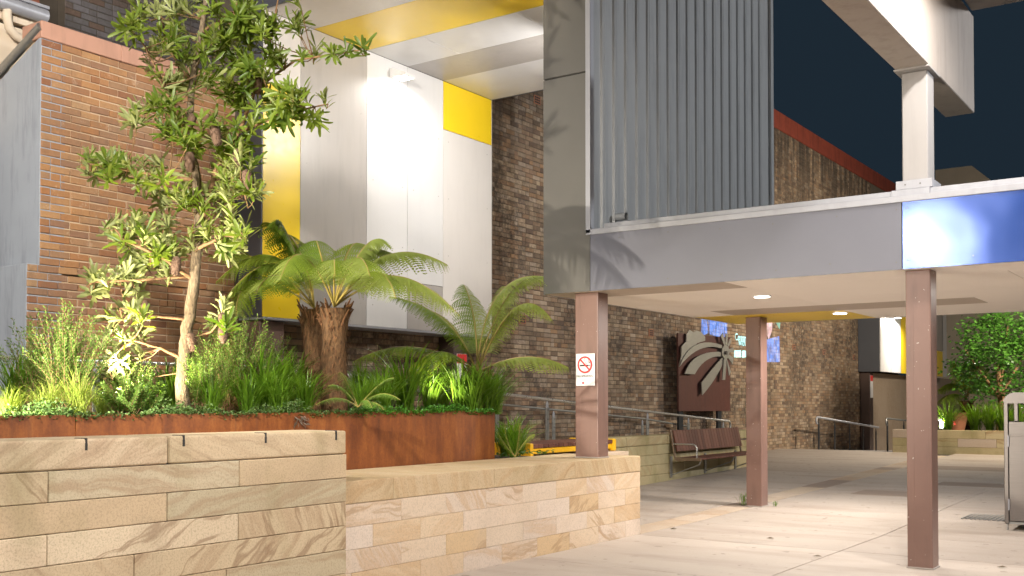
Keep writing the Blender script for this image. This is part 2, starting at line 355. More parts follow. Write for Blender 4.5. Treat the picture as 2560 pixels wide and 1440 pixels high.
for (x0, x1, y0, y1) in ((-5.4, -4.2, 17.5, 18.3), (-4.6, -2.0, 19.7, 20.4), (-6.0, -3.4, 23.2, 24.2)):
    slab('stone_band', M['floordark'], x0, x1, y0, y1, .003)
# ---------------------------------------------------------------- sandstone walls
def block(par, m, x0, x1, y0, y1, z0, z1, name='stone_block', bev=.005, seg=1, g=.0018):
    j = rnd.uniform(-.002, .002)
    o = MB().box(x0, x1+j, y0+g, y1-g, z0+g, z1-g).build(name, m, par, bev, seg); return o
def px2y(xw, xs): return [on('x', xw, x, 1200).y for x in xs]
TW = thing('sandstone_wall', 'tall wall of long weathered tan sandstone blocks in front of the rusted planter', 'wall', (-6.0, 4, 0))
CH = .1925; ZT = 1.372; XT = -6.0; YT = 6.28
tj = [[421], [121, 599], [419], [119, 597], [337], [568], [300]]
bx('wall_core', M['joint'], TW, -6.42, XT-.02, .4, YT-.03, -.02, ZT-.03)
for c, js in enumerate(tj):
    ys = [-.9, 1.2] + [v for v in [px2y(XT, [js[0]])[0]-1.95] if v > 1.4] + px2y(XT, js) + [YT]
    if c in (1, 3, 5): ys = [.3, 1.75] + px2y(XT, js) + [YT]
    for a, b in zip(ys[:-1], ys[1:]):
        z1 = ZT-c*CH; z0 = max(z1-CH, -.02)
        if c == 0: block(TW, M['stone_tall'], -6.5, XT, a, b, z0, z1, 'coping_stone', .022, 3)
        else: block(TW, M['stone_tall'], -6.44, XT, a, b, z0, z1)
for x in (215, 459, 664, 840):                 # dark clips let into the coping edge
    y = px2y(XT, [x])[0]
    MB().box(-6.12, -5.996, y-.007, y+.007, ZT-.03, ZT+.002).box(-6.02, -5.996, y-.009, y+.009, ZT-.075, ZT-.028).build('edge_clip', M['joint'], TW, .002)
LW = thing('seat_wall', 'low wall of pale banded sandstone blocks carrying the brown canopy post', 'wall', (-6.08, 9, 0))
XL = -6.08; YE = 11.47; ZL = .95
cj = [[982.5, 1236, 1437], [1004, 1116, 1216, 1308, 1391, 1467, 1536], [933, 1052, 1159, 1255, 1343, 1424, 1496, 1563], [1004, 1116, 1216, 1308, 1391, 1467, 1536], [880, 1052, 1159, 1255, 1343, 1424, 1496, 1563]]
bx('wall_core', M['joint'], LW, -7.08, XL-.25, 6.3, YE-.05, -.02, ZL-.03)
for c, js in enumerate(cj):
    ys = [6.285] + px2y(XL, js) + [YE]
    for i, (a, b) in enumerate(zip(ys[:-1], ys[1:])):
        z1 = ZL-c*.19; z0 = z1-.19 if c < 4 else -.02
        last = i == len(ys)-2
        if c == 0: block(LW, M['stone_cap'], -7.12, XL+.004, a, b, z0, z1, 'coping_stone', .007, 2)
        else: block(LW, M['stone_low'], -7.1 if last else -6.4, XL, a, b, z0, z1, bev=.003, g=.0012)
RW = thing('ramp_wall', 'mossy sandstone retaining wall along the ramp behind the timber bench', 'wall', (-9.1, 18, 0))
XR = -9.1; c = 0
for c in range(5):
    z1 = .985-c*.185; y = 13.75 - (0 if c % 2 else .35); z0 = z1-.185 if c < 4 else -.02
    while y < 22.55:
        L = rnd.uniform(1.0, 1.9); e = y+L if y+L < 22.2 else 22.6
        block(RW, M['stone_ramp'], -9.42, XR+(.012 if c == 0 else 0), max(y, 13.72), e, z0, z1, 'coping_stone' if c == 0 else 'stone_block', .03 if c == 0 else .006, 2 if c == 0 else 1); y = e
# ramp and landing behind the garden
MB().add([(-10.74,-2,1.1),(-9.42,-2,1.1),(-10.74,9.2,1.1),(-9.42,9.2,1.1),(-10.74,22.4,gz(22.4)),(-9.42,22.4,gz(22.4))], [(0,1,3,2),(2,3,5,4)]).build('ramp', M['floor'], fix=False)
tag(bpy.data.objects['ramp'], None, None, None, 'structure')
KW = thing('ramp_kerb', 'low sandstone kerb at the foot of the sooty brick wall beside the ramp', 'kerb', (-10.6, 14, .6))
for i in range(9):
    a = 12.2+i*1.1; zz = 1.1-(a-9.2)*.0675; block(KW, M['stone_ramp'], -10.74, -10.45, a, a+1.1, zz-.15, zz+.17, 'kerb_stone', .01)
TR = thing('stone_plinth', 'pale sandstone plinth under the yellow bench behind the low wall', 'plinth', (-8.4, 12.9, 0))
block(TR, M['stone_low'], -9.08, -7.72, 11.0, 12.7, 0, .86); block(TR, M['stone_low'], -9.08, -7.72, 12.7, 14.2, 0, .86)
# ---------------------------------------------------------------- brick walls
def brick_mesh(L, Hh, m, d=.03, c=.006):
    a, b = L/2, Hh/2
    vs = [(-d,-a,-b),(-d,a,-b),(-d,a,b),(-d,-a,b),(-c,-a,-b),(-c,a,-b),(-c,a,b),(-c,-a,b),(0,-a+c,-b+c),(0,a-c,-b+c),(0,a-c,b-c),(0,-a+c,b-c)]
    fs = [(4,5,9,8),(5,6,10,9),(6,7,11,10),(7,4,8,11),(8,9,10,11),(0,1,5,4),(1,2,6,5),(2,3,7,6),(3,0,4,7)]
    me = bpy.data.meshes.new('brick'); me.from_pydata(vs, [], fs); me.materials.append(m); me.update(); return me, vs, fs
def inframe(p):
    d = Vector(p)-CP; z = d.dot(_F)
    if z < .5: return None
    x = 1280+CAM_F*d.dot(_R)/z; y = CAM_PY-CAM_F*d.dot(_U)/z
    return (x, y, z) if -10 < x < 2570 and -10 < y < 1450 else None
def brick_wall(par, m, mm, xw, y0, y1, z0, z1, L=.23, Hh=.075, j=.010, npart=300, skip=None, left=None, see=None, header=.12):
    sh = {}; items = []; z = z1-Hh/2-j/2; row = 0
    while z > z0:
        yy = (left(z) if left else y0); first = True
        off = (row % 2)*(L+j)/2
        while yy < y1-.02:
            l = (L-j)/2 if (first and off) or rnd.random() < header else L
            first = False
            if yy+l > y1: l = y1-yy
            if l < .05: break
            yc = yy+l/2
            if not (skip and skip(yc, z)): items.append((yc, z, round(l, 2)))
            yy += l+j
        z -= Hh+j; row += 1
    sc = []
    for i, (yc, z, l) in enumerate(items):
        q = inframe((xw, yc, z))
        if q and (see is None or see(q[0], q[1])): sc.append((q[2]/l**.5, i))
    sc.sort(); parts = {i for _, i in sc[:npart]}; rest = MB()
    for i, (yc, z, l) in enumerate(items):
        if l not in sh: sh[l] = brick_mesh(l, Hh, m)
        me, vs, fs = sh[l]; dx = rnd.uniform(-.006, .004); z += rnd.uniform(-.0025, .0025); yc += rnd.uniform(-.003, .003)
        if i in parts:
            o = bpy.data.objects.new('brick', me); COL.objects.link(o); o.parent = par
            o.matrix_parent_inverse = Matrix.Translation(-par.location)
            o.location = (xw+dx, yc, z); o.rotation_euler = (rnd.uniform(-.012, .012), 0, rnd.uniform(-.01, .01))
        else: rest.add([(v[0]+xw+dx, v[1]+yc, v[2]+z) for v in vs], fs)
    if rest.v: tag(rest.build('brickwork', m, par, fix=False), None, None, None, 'stuff')
BW = thing('brick_wall', 'orange brown brick wall with pink coping behind the banksia tree', 'wall', (-10.75, 7.8, 1))
brick_wall(BW, M['brick_l'], None, -10.75, 6.34, 9.16, 1.0, 5.575, left=lambda z: 6.34 if z < 3.1 else 6.48, see=lambda x, y: x < 590 and y < 1000, L=.226, Hh=.072, j=.0135)
bx('mortar', M['mortar_l'], BW, -11.1, -10.764, 6.36, 9.17, .9, 3.05); bx('mortar', M['mortar_l'], BW, -11.1, -10.764, 6.5, 9.17, 3.0, 5.57)
y = 6.46
for i in range(3):
    MB().box(-11.12, -10.735, y, y+.995, 5.575, 5.765).build('coping_block', M['coping'], BW, .008); y += 1.0
RD = thing('rendered_wall', 'weathered white rendered end wall with grey metal capping beside the brick wall', 'wall', (-12, 6.4, 1))
MB().prism([(-10.762,6.47,3.09),(-10.762,6.47,5.60),(-13.6,6.47,4.4),(-13.6,6.47,3.09)], (0,.3,0)).build('render_face', M['render'], RD, .004)
bx('render_face', M['render'], RD, -13.6, -10.762, 6.335, 6.75, .6, 3.1, .012)
MB().tube([(-10.76,6.47,5.70),(-13.7,6.47,4.44)], .05, 10).build('metal_capping', M['steeld'], RD)
DW = thing('sooty_wall', 'long high sooty brown brick wall with red parapet beside the ramp', 'wall', (-10.75, 20, 0))
XD = -10.75
brick_wall(DW, M['brick_d'], None, XD, 9.18, 37.5, -.3, 9.27, skip=lambda y, z: (y < 14 and z > 2.75) or (y < 13 and z < .9) or (y > 14.3 and y < 27 and z > 8.6) or z < gz(y)-.1, header=.3, see=lambda x, y: x > 1230 and y < 1110 and y > 230 and not (1358 < x < 1440 and y < 735) and not (x > 1430 and y < 760))
bx('mortar', M['mortar_d'], DW, -11.2, XD-.013, 9.19, 41, -.4, 9.27)
bx('parapet', M['redcap'], DW, -11.25, XD+.03, 20, 41.2, 9.275, 9.78, .02)
for (x, y) in ((1343, 250), (1306, 798), (1628, 832), (1985, 868), (2060, 880), (2135, 893)):
    p = on('x', XD, x, y); v = MB().box(XD-.02, XD+.006, p.y-.11, p.y+.11, p.z-.08, p.z+.08).build('air_vent', M['vent'], DW, .004)
    sl = MB()
    for a in range(3):
        for b in range(3): sl.box(XD+.004, XD+.0085, p.y-.085+a*.06, p.y-.035+a*.06, p.z-.062+b*.045, p.z-.032+b*.045)
    sl.build('vent_slot', M['joint'], v)
# higher building behind, seen over the coping
UB = thing('rear_building', 'tall grey brick building rising behind the pink coping', 'building', (-13.4, 11, 1))
brick_wall(UB, M['brick_up'], None, -12.9, 8.1, 14.2, 6.3, 9.6, npart=120)
bx('mortar', M['mortar_d'], UB, -14.5, -12.914, 8.0, 14.2, .8, 9.6)
RB = thing('tiled_roof', 'terracotta tiled roof with white gutter and downpipe above the rendered wall', 'roof', (-12, 7, 5.6))
gy0, gy1 = 4.6, 7.0; gX = -11.55
MB().box(gX-.9, gX-.14, gy0, gy1+.6, 4.6, 5.95).build('eave_wall', M['pale'], RB)
MB().tube([(gX, gy0, 6.17), (gX, gy1, 6.13)], .085, 12).box(gX-.07, gX+.08, gy0, gy1, 6.2, 6.235).build('gutter', M['flash'], RB)
MB().box(gX-.2, gX-.07, gy0, gy1, 5.98, 6.2).build('fascia_board', M['pale'], RB)
p = on('x', gX, 18, 20)
MB().tube([(gX, p.y, 6.1), (gX, p.y, 5.98), (gX-.01, p.y+.03, 5.88), (gX-.04, p.y+.12, 5.82), (gX-.1, p.y+.9, 5.66)], .05, 12).build('downpipe', M['pale'], RB)
for i in range(14):
    yy = gy0+.05+i*.17
    for r in range(3):
        MB().tube([(gX-.02-r*.32, yy, 6.27+r*.14), (gX-.40-r*.32, yy, 6.44+r*.14)], [.075, .07], 8, True, True).build('roof_tile', M['rtile'], RB)
# ---------------------------------------------------------------- portal with coloured cladding
XK = -10.3; ZC = 6.64; PY0, PY1 = 9.23, 14.21; ZK = 2.69
PT = thing('portal_frame', 'portal of yellow, white and grey panels clad over the brick wall and walkway', 'portal', (-10.3, 11.7, 2.7))
def wpan(m, y0, y1, z0, z1): MB().box(XK-.02, XK, y0+.004, y1-.004, z0+.004, z1-.004).build('wall_panel', m, PT, .0015)
yk = [PY0, 9.88, 11.17, 12.06, 12.92, PY1]
wpan(M['yellow'], yk[0], yk[1], ZK, 5.72); wpan(M['offwhite'], yk[0], yk[1], 5.72, ZC)
wpan(M['pgrey'], yk[1], yk[2], ZK, ZC)
wpan(M['white'], yk[2], yk[3], ZK, 5.86); wpan(M['white'], yk[2], yk[3], 5.86, ZC)
wpan(M['pgrey'], yk[3], yk[4], ZK, 3.4); wpan(M['white'], yk[3], yk[4], 3.4, ZC)
wpan(M['offwhite'], yk[4], yk[5], ZK, 5.88); wpan(M['yellow'], yk[4], yk[5], 5.88, ZC)
bx('backing', M['joint'], PT, XK-.06, XK-.015, PY0+.02, PY1-.02, ZK+.01, ZC+.05)
bx('end_panel', M['dgrey'], PT, -10.745, XK-.004, PY0-.02, PY0+.0, ZK, 7.4, .002)
bx('end_panel', M['pgrey'], PT, -10.745, XK-.004, PY1, PY1+.02, ZK, 7.4, .002)
bx('bottom_trim', M['flash'], PT, -10.745, XK+.004, PY0, PY1, ZK-.03, ZK, .002)
cy = [(PY0, 10.12, 'white', [-8.7]), (10.12, 11.17, 'yellow', []), (11.17, 12.06, 'white', [-9.3, -7.7]), (12.06, 12.92, 'pgrey', []), (12.92, PY1, 'white', [-8.5, -7.3])]
for a, b, m, cuts in cy:
    xe = -6.86 if a < 10.4 else -6.6
    xs = [XK+.001] + cuts + [xe]
    if a == PY0:
        MB().box(XK+.005, -8.704, a, b-.004, ZC, ZC+.015).build('ceiling_panel', M['offwhite'], PT); MB().box(-8.696, xe, a, b-.004, ZC, ZC+.015).build('ceiling_panel', M['offwhite'], PT); continue
    for q, r in zip(xs[:-1], xs[1:]):
        xe2 = r-.004
        MB().box(q+.004, xe2 if r != xe or a > 10.4 else r, a+.004, b-.004, ZC, ZC+.015).build('ceiling_panel', M[m], PT)
bx('ceiling_backing', M['joint'], PT, XK-.05, -6.9, PY0+.02, PY1-.02, ZC+.02, ZC+.1)
bx('front_beam', M['dgrey'], PT, -10.745, -6.9, PY0-.015, PY0+.015, ZC-.0, 7.4)
bx('rear_beam', M['dgrey'], PT, -10.745, -6.9, PY1-.01, PY1+.03, ZC-.002, 7.4)
bx('portal_post', M['post'], PT, -10.74, -10.42, 9.3, 9.72, 1.0, ZK-.035, .01)
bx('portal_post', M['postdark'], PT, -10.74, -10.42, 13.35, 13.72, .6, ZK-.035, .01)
scr = MB().tube([(0,0,0),(.003,0,0)], .008, 8).mesh('fixing', M['pgrey'])
for ys in ((10.0, 11.05), (11.3, 11.95), (12.2, 12.8), (13.05, 14.08)):
    for yy in ys:
        for zz in (3.0, 3.9, 4.8, 5.7):
            o = link('fixing', scr, PT); o.location = (XK+.001, yy, zz)
WLp = on('x', XK, 988, 195)
WL = thing('wall_lamp', 'white wedge wall lamp shining down the white portal panels', 'lamp', WLp)
MB().prism([(XK,WLp.y-.12,WLp.z+.13),(XK+.30,WLp.y-.12,WLp.z+.01),(XK+.30,WLp.y-.12,WLp.z-.03),(XK,WLp.y-.12,WLp.z-.03)], (0,.24,0)).build('lamp_housing', M['white'], WL, .006)
bx('lamp_lens', M['litcool'], WL, XK+.05, XK+.26, WLp.y-.095, WLp.y+.095, WLp.z-.034, WLp.z-.0305)
def light(name, typ, loc, energy, color, parent=None, **k):
    d = bpy.data.lights.new(name, typ); d.energy = energy; d.color = color
    o = bpy.data.objects.new(name, d); COL.objects.link(o); o.location = loc
    aim = k.pop('aim', None)
    for a, v in k.items(): setattr(d, a, v)
    if aim is not None: o.rotation_euler = (Vector(aim)-Vector(loc)).to_track_quat('-Z', 'Y').to_euler()
    if parent is not None: o.parent = parent; o.matrix_parent_inverse = Matrix.Translation(-parent.location)
    return o
light('wall_lamp_light', 'AREA', (XK+.16, WLp.y, WLp.z-.05), 46, (1, .97, .93), WL, shape='RECTANGLE', size=.2, size_y=.18, aim=(XK+.05, WLp.y, WLp.z-3), spread=math.radians(165))
W2 = thing('wall_lamp', 'added unseen white wall lamp on the tower side, filling the portal panels', 'lamp', (-6.86, 12.3, 6.1), 'added portal fill lamps')  # added lamp, out of sight, to spread light evenly over the panels
MB().prism([(-6.856,12.18,6.2),(-7.1,12.18,6.1),(-7.1,12.18,6.06),(-6.856,12.18,6.06)], (0,.24,0)).build('lamp_housing', M['white'], W2, .006)
bx('lamp_lens', M['litcool'], W2, -7.06, -6.9, 12.2, 12.4, 6.054, 6.058)
light('tower_fill_light', 'AREA', (-7.12, 12.3, 6.03), 95, (1, .96, .91), W2, shape='DISK', size=.25, aim=(-10.3, 12.3, 3.6), spread=math.radians(175))
# ---------------------------------------------------------------- clad tower
YF = 10.5; ZS = 2.88; XC = -6.21; XT0 = -6.85; YB = 16.3; ZTW = 8.1
TO = thing('clad_tower', 'grey panelled tower with ribbed steel side above the canopy', 'tower', (-6.5, 13, 2.9))
bx('front_panel', M['tower'], TO, XT0, XC-.002, YF, YF+.02, ZS, 5.425, .002); bx('front_panel', M['tower'], TO, XT0, XC-.002, YF, YF+.02, 5.445, ZTW, .002)
bx('carcass', M['joint'], TO, XT0+.01, XC-.06, YF+.025, YB-.02, ZS+.03, ZTW-.02)
bx('side_panel', M['tower'], TO, XT0-.002, XT0+.008, YF+.021, YB, ZS, ZTW)
bx('rear_panel', M['tower'], TO, XT0+.01, XC-.06, YB-.018, YB, ZS+.3, ZTW)
bx('corner_trim', M['flash'], TO, XC, XC+.012, YF-.012, YF+.075, 3.55, ZTW, .002); bx('corner_trim', M['flash'], TO, XC-.05, XC+.012, YF-.014, YF-.0005, 3.55, ZTW, .002)
prof = [(YF+.076, XC-.05)]
for i in range(18):
    yc = 10.88+i*.2912
    prof += [(yc-.055, XC-.05), (yc-.04, XC-.024), (yc-.006, XC-.024), (yc, XC-.030), (yc+.006, XC-.024), (yc+.04, XC-.024), (yc+.055, XC-.05)]
prof += [(YB-.1, XC-.05)]
n = len(prof); vs = [(x, y, 3.4) for y, x in prof]+[(x, y, ZTW-.03) for y, x in prof]
MB().add(vs, [(i, i+1, n+i+1, n+i) for i in range(n-1)]).build('ribbed_sheet', M['corr'], TO, fix=False)
bx('end_trim', M['corr'], TO, XC-.06, XC+.0, YB-.1, YB+.005, 3.4, ZTW, .003)
bx('roof_cap', M['yellowsteel'], TO, XT0-.03, XC+.03, YF-.03, YB+.03, ZTW, ZTW+.06, .004)
p = on('x', XC, 1546, 543)
MB().tube([(XC-.06, p.y, p.z), (XC+.11, p.y, p.z)], .045, 14, False).build('overflow_pipe', M['corr'], TO)
fx = MB().tube([(0,-.002,0),(0,0,0)], .008, 8).mesh('fixing', M['tower'])
for (x, y) in ((1375, 70), (1460, 48), (1375, 168), (1375, 215), (1460, 196), (1378, 640), (1462, 600), (1378, 705), (1462, 707), (1465, 335), (1377, 440)):
    q = on('y', YF, x, y); o = link('fixing', fx, TO); o.location = (q.x, YF-.0005, q.z)
# ---------------------------------------------------------------- canopy
CN = thing('entry_canopy', 'flat canopy with grey and blue fascia, cream soffit and brown posts', 'canopy', (-4, 12, 0))
XE = 1.2; ZF = 3.53
sy = -2.72
def fas(m, x0, x1): MB().box(x0+.004, x1-.004, YF-.001, YF+.02, ZS, ZF).build('fascia_panel', m, CN, .002)
fas(M['fascia'], XC, sy); fas(M['blue'], sy, -.2); fas(M['blue'], -.2, XE)
bx('fascia_backing', M['joint'], CN, XC+.01, XE-.02, YF+.024, YF+.1, ZS+.02, ZF)
MB().box(XC-.05, XE+.012, YF-.014, YF+.05, ZF, ZF+.062).build('front_flashing', M['flash'], CN, .003)
MB().box(XC+.15, XE+.012, YF+.055, YF+.12, ZF+.02, ZF+.125).build('gutter_edge', M['flash'], CN, .003)
bx('roof_deck', M['steeld'], CN, XC-.04, XE, YF+.13, YB, 3.36, 3.44)
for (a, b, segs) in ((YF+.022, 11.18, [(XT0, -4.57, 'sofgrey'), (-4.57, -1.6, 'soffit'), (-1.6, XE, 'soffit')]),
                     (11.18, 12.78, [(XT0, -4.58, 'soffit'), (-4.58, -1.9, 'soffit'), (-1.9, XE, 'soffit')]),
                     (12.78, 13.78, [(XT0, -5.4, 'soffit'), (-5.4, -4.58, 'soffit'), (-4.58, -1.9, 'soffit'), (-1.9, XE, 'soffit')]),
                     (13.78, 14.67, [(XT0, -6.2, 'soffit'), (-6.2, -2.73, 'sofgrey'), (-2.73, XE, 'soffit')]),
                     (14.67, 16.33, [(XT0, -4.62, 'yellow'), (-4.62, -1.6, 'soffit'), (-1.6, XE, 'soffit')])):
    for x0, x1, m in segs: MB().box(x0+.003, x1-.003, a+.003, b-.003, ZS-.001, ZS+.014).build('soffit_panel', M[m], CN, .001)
bx('soffit_backing', M['joint'], CN, XT0+.02, XE-.02, YF+.11, 16.3, ZS+.02, ZS+.14)
bx('rear_fascia', M['fascia'], CN, XC, XE, 16.335, 16.36, ZS-.002, 3.5)
bx('side_fascia', M['fascia'], CN, XE-.005, XE+.01, YF+.03, 16.33, ZS, ZF)
bx('soffit_edge_trim', M['flash'], CN, XT0-.012, XT0-.004, YF+.025, 16.33, ZS-.004, ZS+.02)
def post(x0, x1, y0, y1, z0, z1):
    o = MB().box(x0, x1, y0, y1, z0, z1).build('canopy_post', M['post'], CN, .012, 2)
    bx('post_cover_strip', M['post'], o, x0+.07, x0+.073, y0-.0015, y0+.001, z0+.02, z1-.02)
    bx('base_sealant', M['concrete'], o, x0-.01, x1+.01, y0-.01, y1+.01, z0, z0+.014, .003)
    return o
c1a = on('y', 10.62, 1438, 900).x; c1b = on('y', 10.62, 1495, 900).x
post(c1a, c1b, 10.62, 10.62+.24, ZL, ZS-.002)
post(-2.72, -2.485, 10.6, 10.84, 0, ZS-.002)
c2 = on('z', .05, 1866, 1264); post(c2.x, c2.x+.24, c2.y, c2.y+.25, gz(15.6)-.01, ZS-.002)
for (x, y) in ((1487, 600), (1548, 594), (1670, 580), (1487, 708), (1548, 704), (1670, 696), (1803, 686), (1800, 572), (1940, 676), (1932, 560), (2075, 660), (2092, 541), (2241, 524), (2241, 656), (2268, 520), (2272, 651), (2433, 639)):
    q = on('y', YF, x, y); o = link('fixing', fx, CN); o.location = (q.x, YF-.0015, q.z)
def downlight(x, y, lab, e, col=(1, .935, .86)):
    t = thing('downlight', lab, 'lamp', (x, y, ZS), 'canopy downlights')
    MB().tube([(x, y, ZS-.001), (x, y, ZS-.012)], [.115, .105], 24).build('trim_ring', M['white'], t)
    MB().tube([(x, y, ZS-.012), (x, y, ZS-.016)], .092, 24).build('lamp_lens', M['lit'], t)
    light('downlight_light', 'AREA', (x, y, ZS-.03), e, col, t, shape='DISK', size=.17, aim=(x, y, 0), spread=math.radians(178))
downlight(-4.79, 12.16, 'round lit downlight in the cream soffit panel', 96)
downlight(-4.78, 15.09, 'round lit downlight in the yellow soffit panel', 125)
downlight(-1.75, 12.16, 'round lit downlight in the cream soffit over the steel bin', 22)
# ---------------------------------------------------------------- upper roof over the forecourt
UR = thing('forecourt_roof', 'high painted concrete roof beam on a cream post above the canopy', 'roof', (-2.6, 10.7, 3.6))
bx('roof_beam', M['concrete'], UR, -2.78, -2.47, -6, 12.6, 4.83, 5.92, .008)
bx('roof_slab', M['concrete'], UR, -2.46, 7.5, -6, 12.45, 5.93, 6.15, .01)
bx('beam_plate', M['whitepost'], UR, -2.79, -2.46, 10.5, 10.95, 4.81, 4.8295, .003)
MB().box(-2.74, -2.50, 10.6, 10.86, 3.72, 4.809).build('roof_post', M['whitepost'], UR, .01)
bs = MB().box(-2.79, -2.45, 10.55, 10.91, 3.66, 3.745).build('post_shoe', M['flash'], UR, .004)
bx('post_shoe', M['flash'], UR, -2.83, -2.47, 10.535, 10.93, 3.59, 3.658, .004)
for xx in (-2.70, -2.56):
    o = link('bolt', fx, bs); o.location = (xx, 10.549, 3.705)
BH = thing('white_parapet', 'pale distant parapet peeking over the canopy behind the cream post', 'building', (-10, 60, 0))
pa = on('y', 52, 2338, 425); MB().prism([(pa.x,52,0),(pa.x,52,pa.z),(pa.x+1.6,52,pa.z),(pa.x+3.6,52,pa.z-1.9),(pa.x+9,52,pa.z-1.9),(pa.x+9,52,0)], (0,4,0)).build('parapet_wall', M['pale'], BH)
# ================================================================ lamps that light the place
def forecourt_lamp(x, y, lab, e, size=.3, sp=170):
    t = thing('ceiling_lamp', lab, 'lamp', (x, y, 5.93), 'forecourt ceiling lamps')
    MB().tube([(x, y, 5.929), (x, y, 5.90)], [.24, .22], 24).build('trim_ring', M['white'], t)
    MB().tube([(x, y, 5.90), (x, y, 5.894)], .19, 24).build('lamp_lens', M['lit'], t)
    light('ceiling_lamp_light', 'AREA', (x, y, 5.87), e, (1, .935, .86), t, shape='DISK', size=size, aim=(x, y, 0), spread=math.radians(sp))
forecourt_lamp(-1.5, 9.6, 'round lamp in the high roof near its rear edge', 170)
forecourt_lamp(-.6, 4.4, 'round lamp in the middle of the high roof', 640)
def street_lamp(x, y, h, ax, ay, lab, e, col, aim, size=.7):
    t = thing('street_lamp', lab, 'lamp', (x, y, 0), 'street lamps by the forecourt')
    MB().tube([(x, y, -.03), (x, y, .9), (x, y, .92), (x, y, h)], [.09, .09, .06, .045], 12).build('lamp_post', M['black'], t)
    MB().tube([(x, y, h-.1), (x+ax*.5, y+ay*.5, h+.06), (x+ax, y+ay, h+.06)], .03, 8).build('lamp_arm', M['black'], t)
    MB().box(x+ax-.2, x+ax+.2, y+ay-.3, y+ay+.3, h+.05, h+.13).build('lamp_head', M['black'], t, .02)
    bx('lamp_lens', M['litcool'], t, x+ax-.15, x+ax+.15, y+ay-.25, y+ay+.25, h+.043, h+.049)
    light('street_lamp_light', 'AREA', (x+ax, y+ay, h+.02), e, col, t, shape='DISK', size=size, aim=aim, spread=math.radians(175))
street_lamp(-5.6, -2.6, 5.0, .0, .4, 'black street lamp across from the tall sandstone wall', 360, (1, .93, .85), (-7, 6, 1))
def floodlight(x, y, h, aim, e, cone, lab, col):
    t = thing('floodlight', lab, 'lamp', (x, y, 0)); q = Vector((x, y, h)); d = (Vector(aim)-q).normalized()
    MB().tube([(x, y, -.03), (x, y, .9), (x, y, .92), (x, y, h-.1)], [.09, .09, .06, .05], 12).build('lamp_post', M['black'], t)
    MB().tube([q-d*.28, q-d*.1, q], [.08, .14, .2], 18).build('lamp_head', M['black'], t)
    MB().tube([q-d*.02, q-d*.015], .17, 18).build('lamp_lens', M['litcool'], t)
    light('floodlight_light', 'SPOT', q+d*.03, e, col, t, spot_size=math.radians(cone), spot_blend=.6, shadow_soft_size=.25, aim=aim)
floodlight(-3.4, .4, 6.2, (-10.6, 8.6, 3.4), 5200, 66, 'pole floodlight aimed at the orange brick wall and tree', (1, .93, .84))
street_lamp(10, 19.5, 8.0, -.6, 0, 'tall black street lamp beyond the canopy end', 1500, (.95, .97, 1.), (-6, 13, 5))
street_lamp(-1.2, 27.2, 5.4, -.6, 0, 'black street lamp beside the far paving', 1250, (1, .86, .66), (-10.5, 32, 2))
# ================================================================ rusted planter and garden
PL = thing('corten_planter', 'long rust orange weathering steel planter holding the tree and ferns', 'planter', (-7.15, 7, .9))
XP = -7.15; ZP = 1.505
for a, b in ((-.5, 2.2), (2.2, 4.6), (4.6, 5.36), (5.36, 8.97), (8.97, 9.93)):
    MB().box(XP-.008, XP+rnd.uniform(-.003, .006), a+.0015, b-.0015, .9, ZP).build('steel_panel', M['corten'], PL, .0015)
bx('end_panel', M['corten'], PL, -9.3, XP-.01, 9.922, 9.93, .9, ZP)
bx('soil', M['soil'], PL, -9.3, XP-.012, -.5, 9.915, .9, ZP-.055)
bx('back_panel', M['corten'], PL, -9.31, -9.302, -.5, 9.93, .9, ZP)
BD = tag(MB().box(-9.05, -7.13, 9.94, 11.0, .2, .925).build('soil_bed', M['soil']), 'small dark soil bed between the planter and the stone plinth', 'soil bed')
ZG = ZP-.05
# ---- leaf building bricks
def bez(p0, p1, p2, n):
    p0, p1, p2 = Vector(p0), Vector(p1), Vector(p2)
    return [p0*(1-t)**2 + p1*2*t*(1-t) + p2*t*t for t in [i/n for i in range(n+1)]]
def blade(mb, path, w, tip=.08, fold=.25, side=None):
    n = len(path)-1; vs = []; 
    for i, p in enumerate(path):
        t = (path[min(i+1, n)]-path[max(i-1, 0)]).normalized()
        sd = side if side is not None else t.cross(Vector((0,0,1)))
        if sd.length < .05: sd = Vector((1,0,0))
        sd = sd.normalized(); up = sd.cross(t)
        k = w*(min(1, .45+1.4*i/n) if i < n*.5 else max(tip, 1-((i/n-.5)/.5)**2.2))
        vs += [p-sd*k/2+up*k*fold*.5, p-up*k*fold*.2, p+sd*k/2+up*k*fold*.5]
    fs = []
    for i in range(n): a = i*3; fs += [(a, a+1, a+4, a+3), (a+1, a+2, a+5, a+4)]
    mb.add(vs, fs, True)
def strappy_mesh(h, n, w, spread, seed, m, droop=.5):
    r = random.Random(seed); mb = MB()
    for i in range(n):
        a = r.uniform(0, 2*math.pi); l = h*r.uniform(.65, 1.1); s = spread*r.uniform(.15, 1)*h; b = Vector((math.cos(a), math.sin(a), 0))
        base = Vector((r.gauss(0, .035), r.gauss(0, .035), 0)); d = r.uniform(0, droop)
        blade(mb, bez(base, base+b*s*.35+Vector((0,0,l*.75)), base+b*s*(1+d*.5)+Vector((0,0,l*(1-d*.65))), 6), w*r.uniform(.7, 1.2))
    return mb.mesh('blades', m, fix=False)
def clump(name, lab, cat, loc, me, group, s=1, rz=0):
    t = thing(name, lab, cat, loc, group); o = link('blades', me); o.parent = t; t.rotation_euler.z = rz; t.scale = (s, s, s); return t
SM = [strappy_mesh(.68, 120, .016, .75, 11+k, M['leaf_g']) for k in range(3)]
YM = [strappy_mesh(.42, 170, .005, .8, 31+k, M['leaf_y'], .8) for k in range(2)]
def gp(x, y, X, z=None):      # a garden position under a pixel, on the planter soil
    q = on('x', X, x, y); return Vector((X, q.y, ZG if z is None else z))
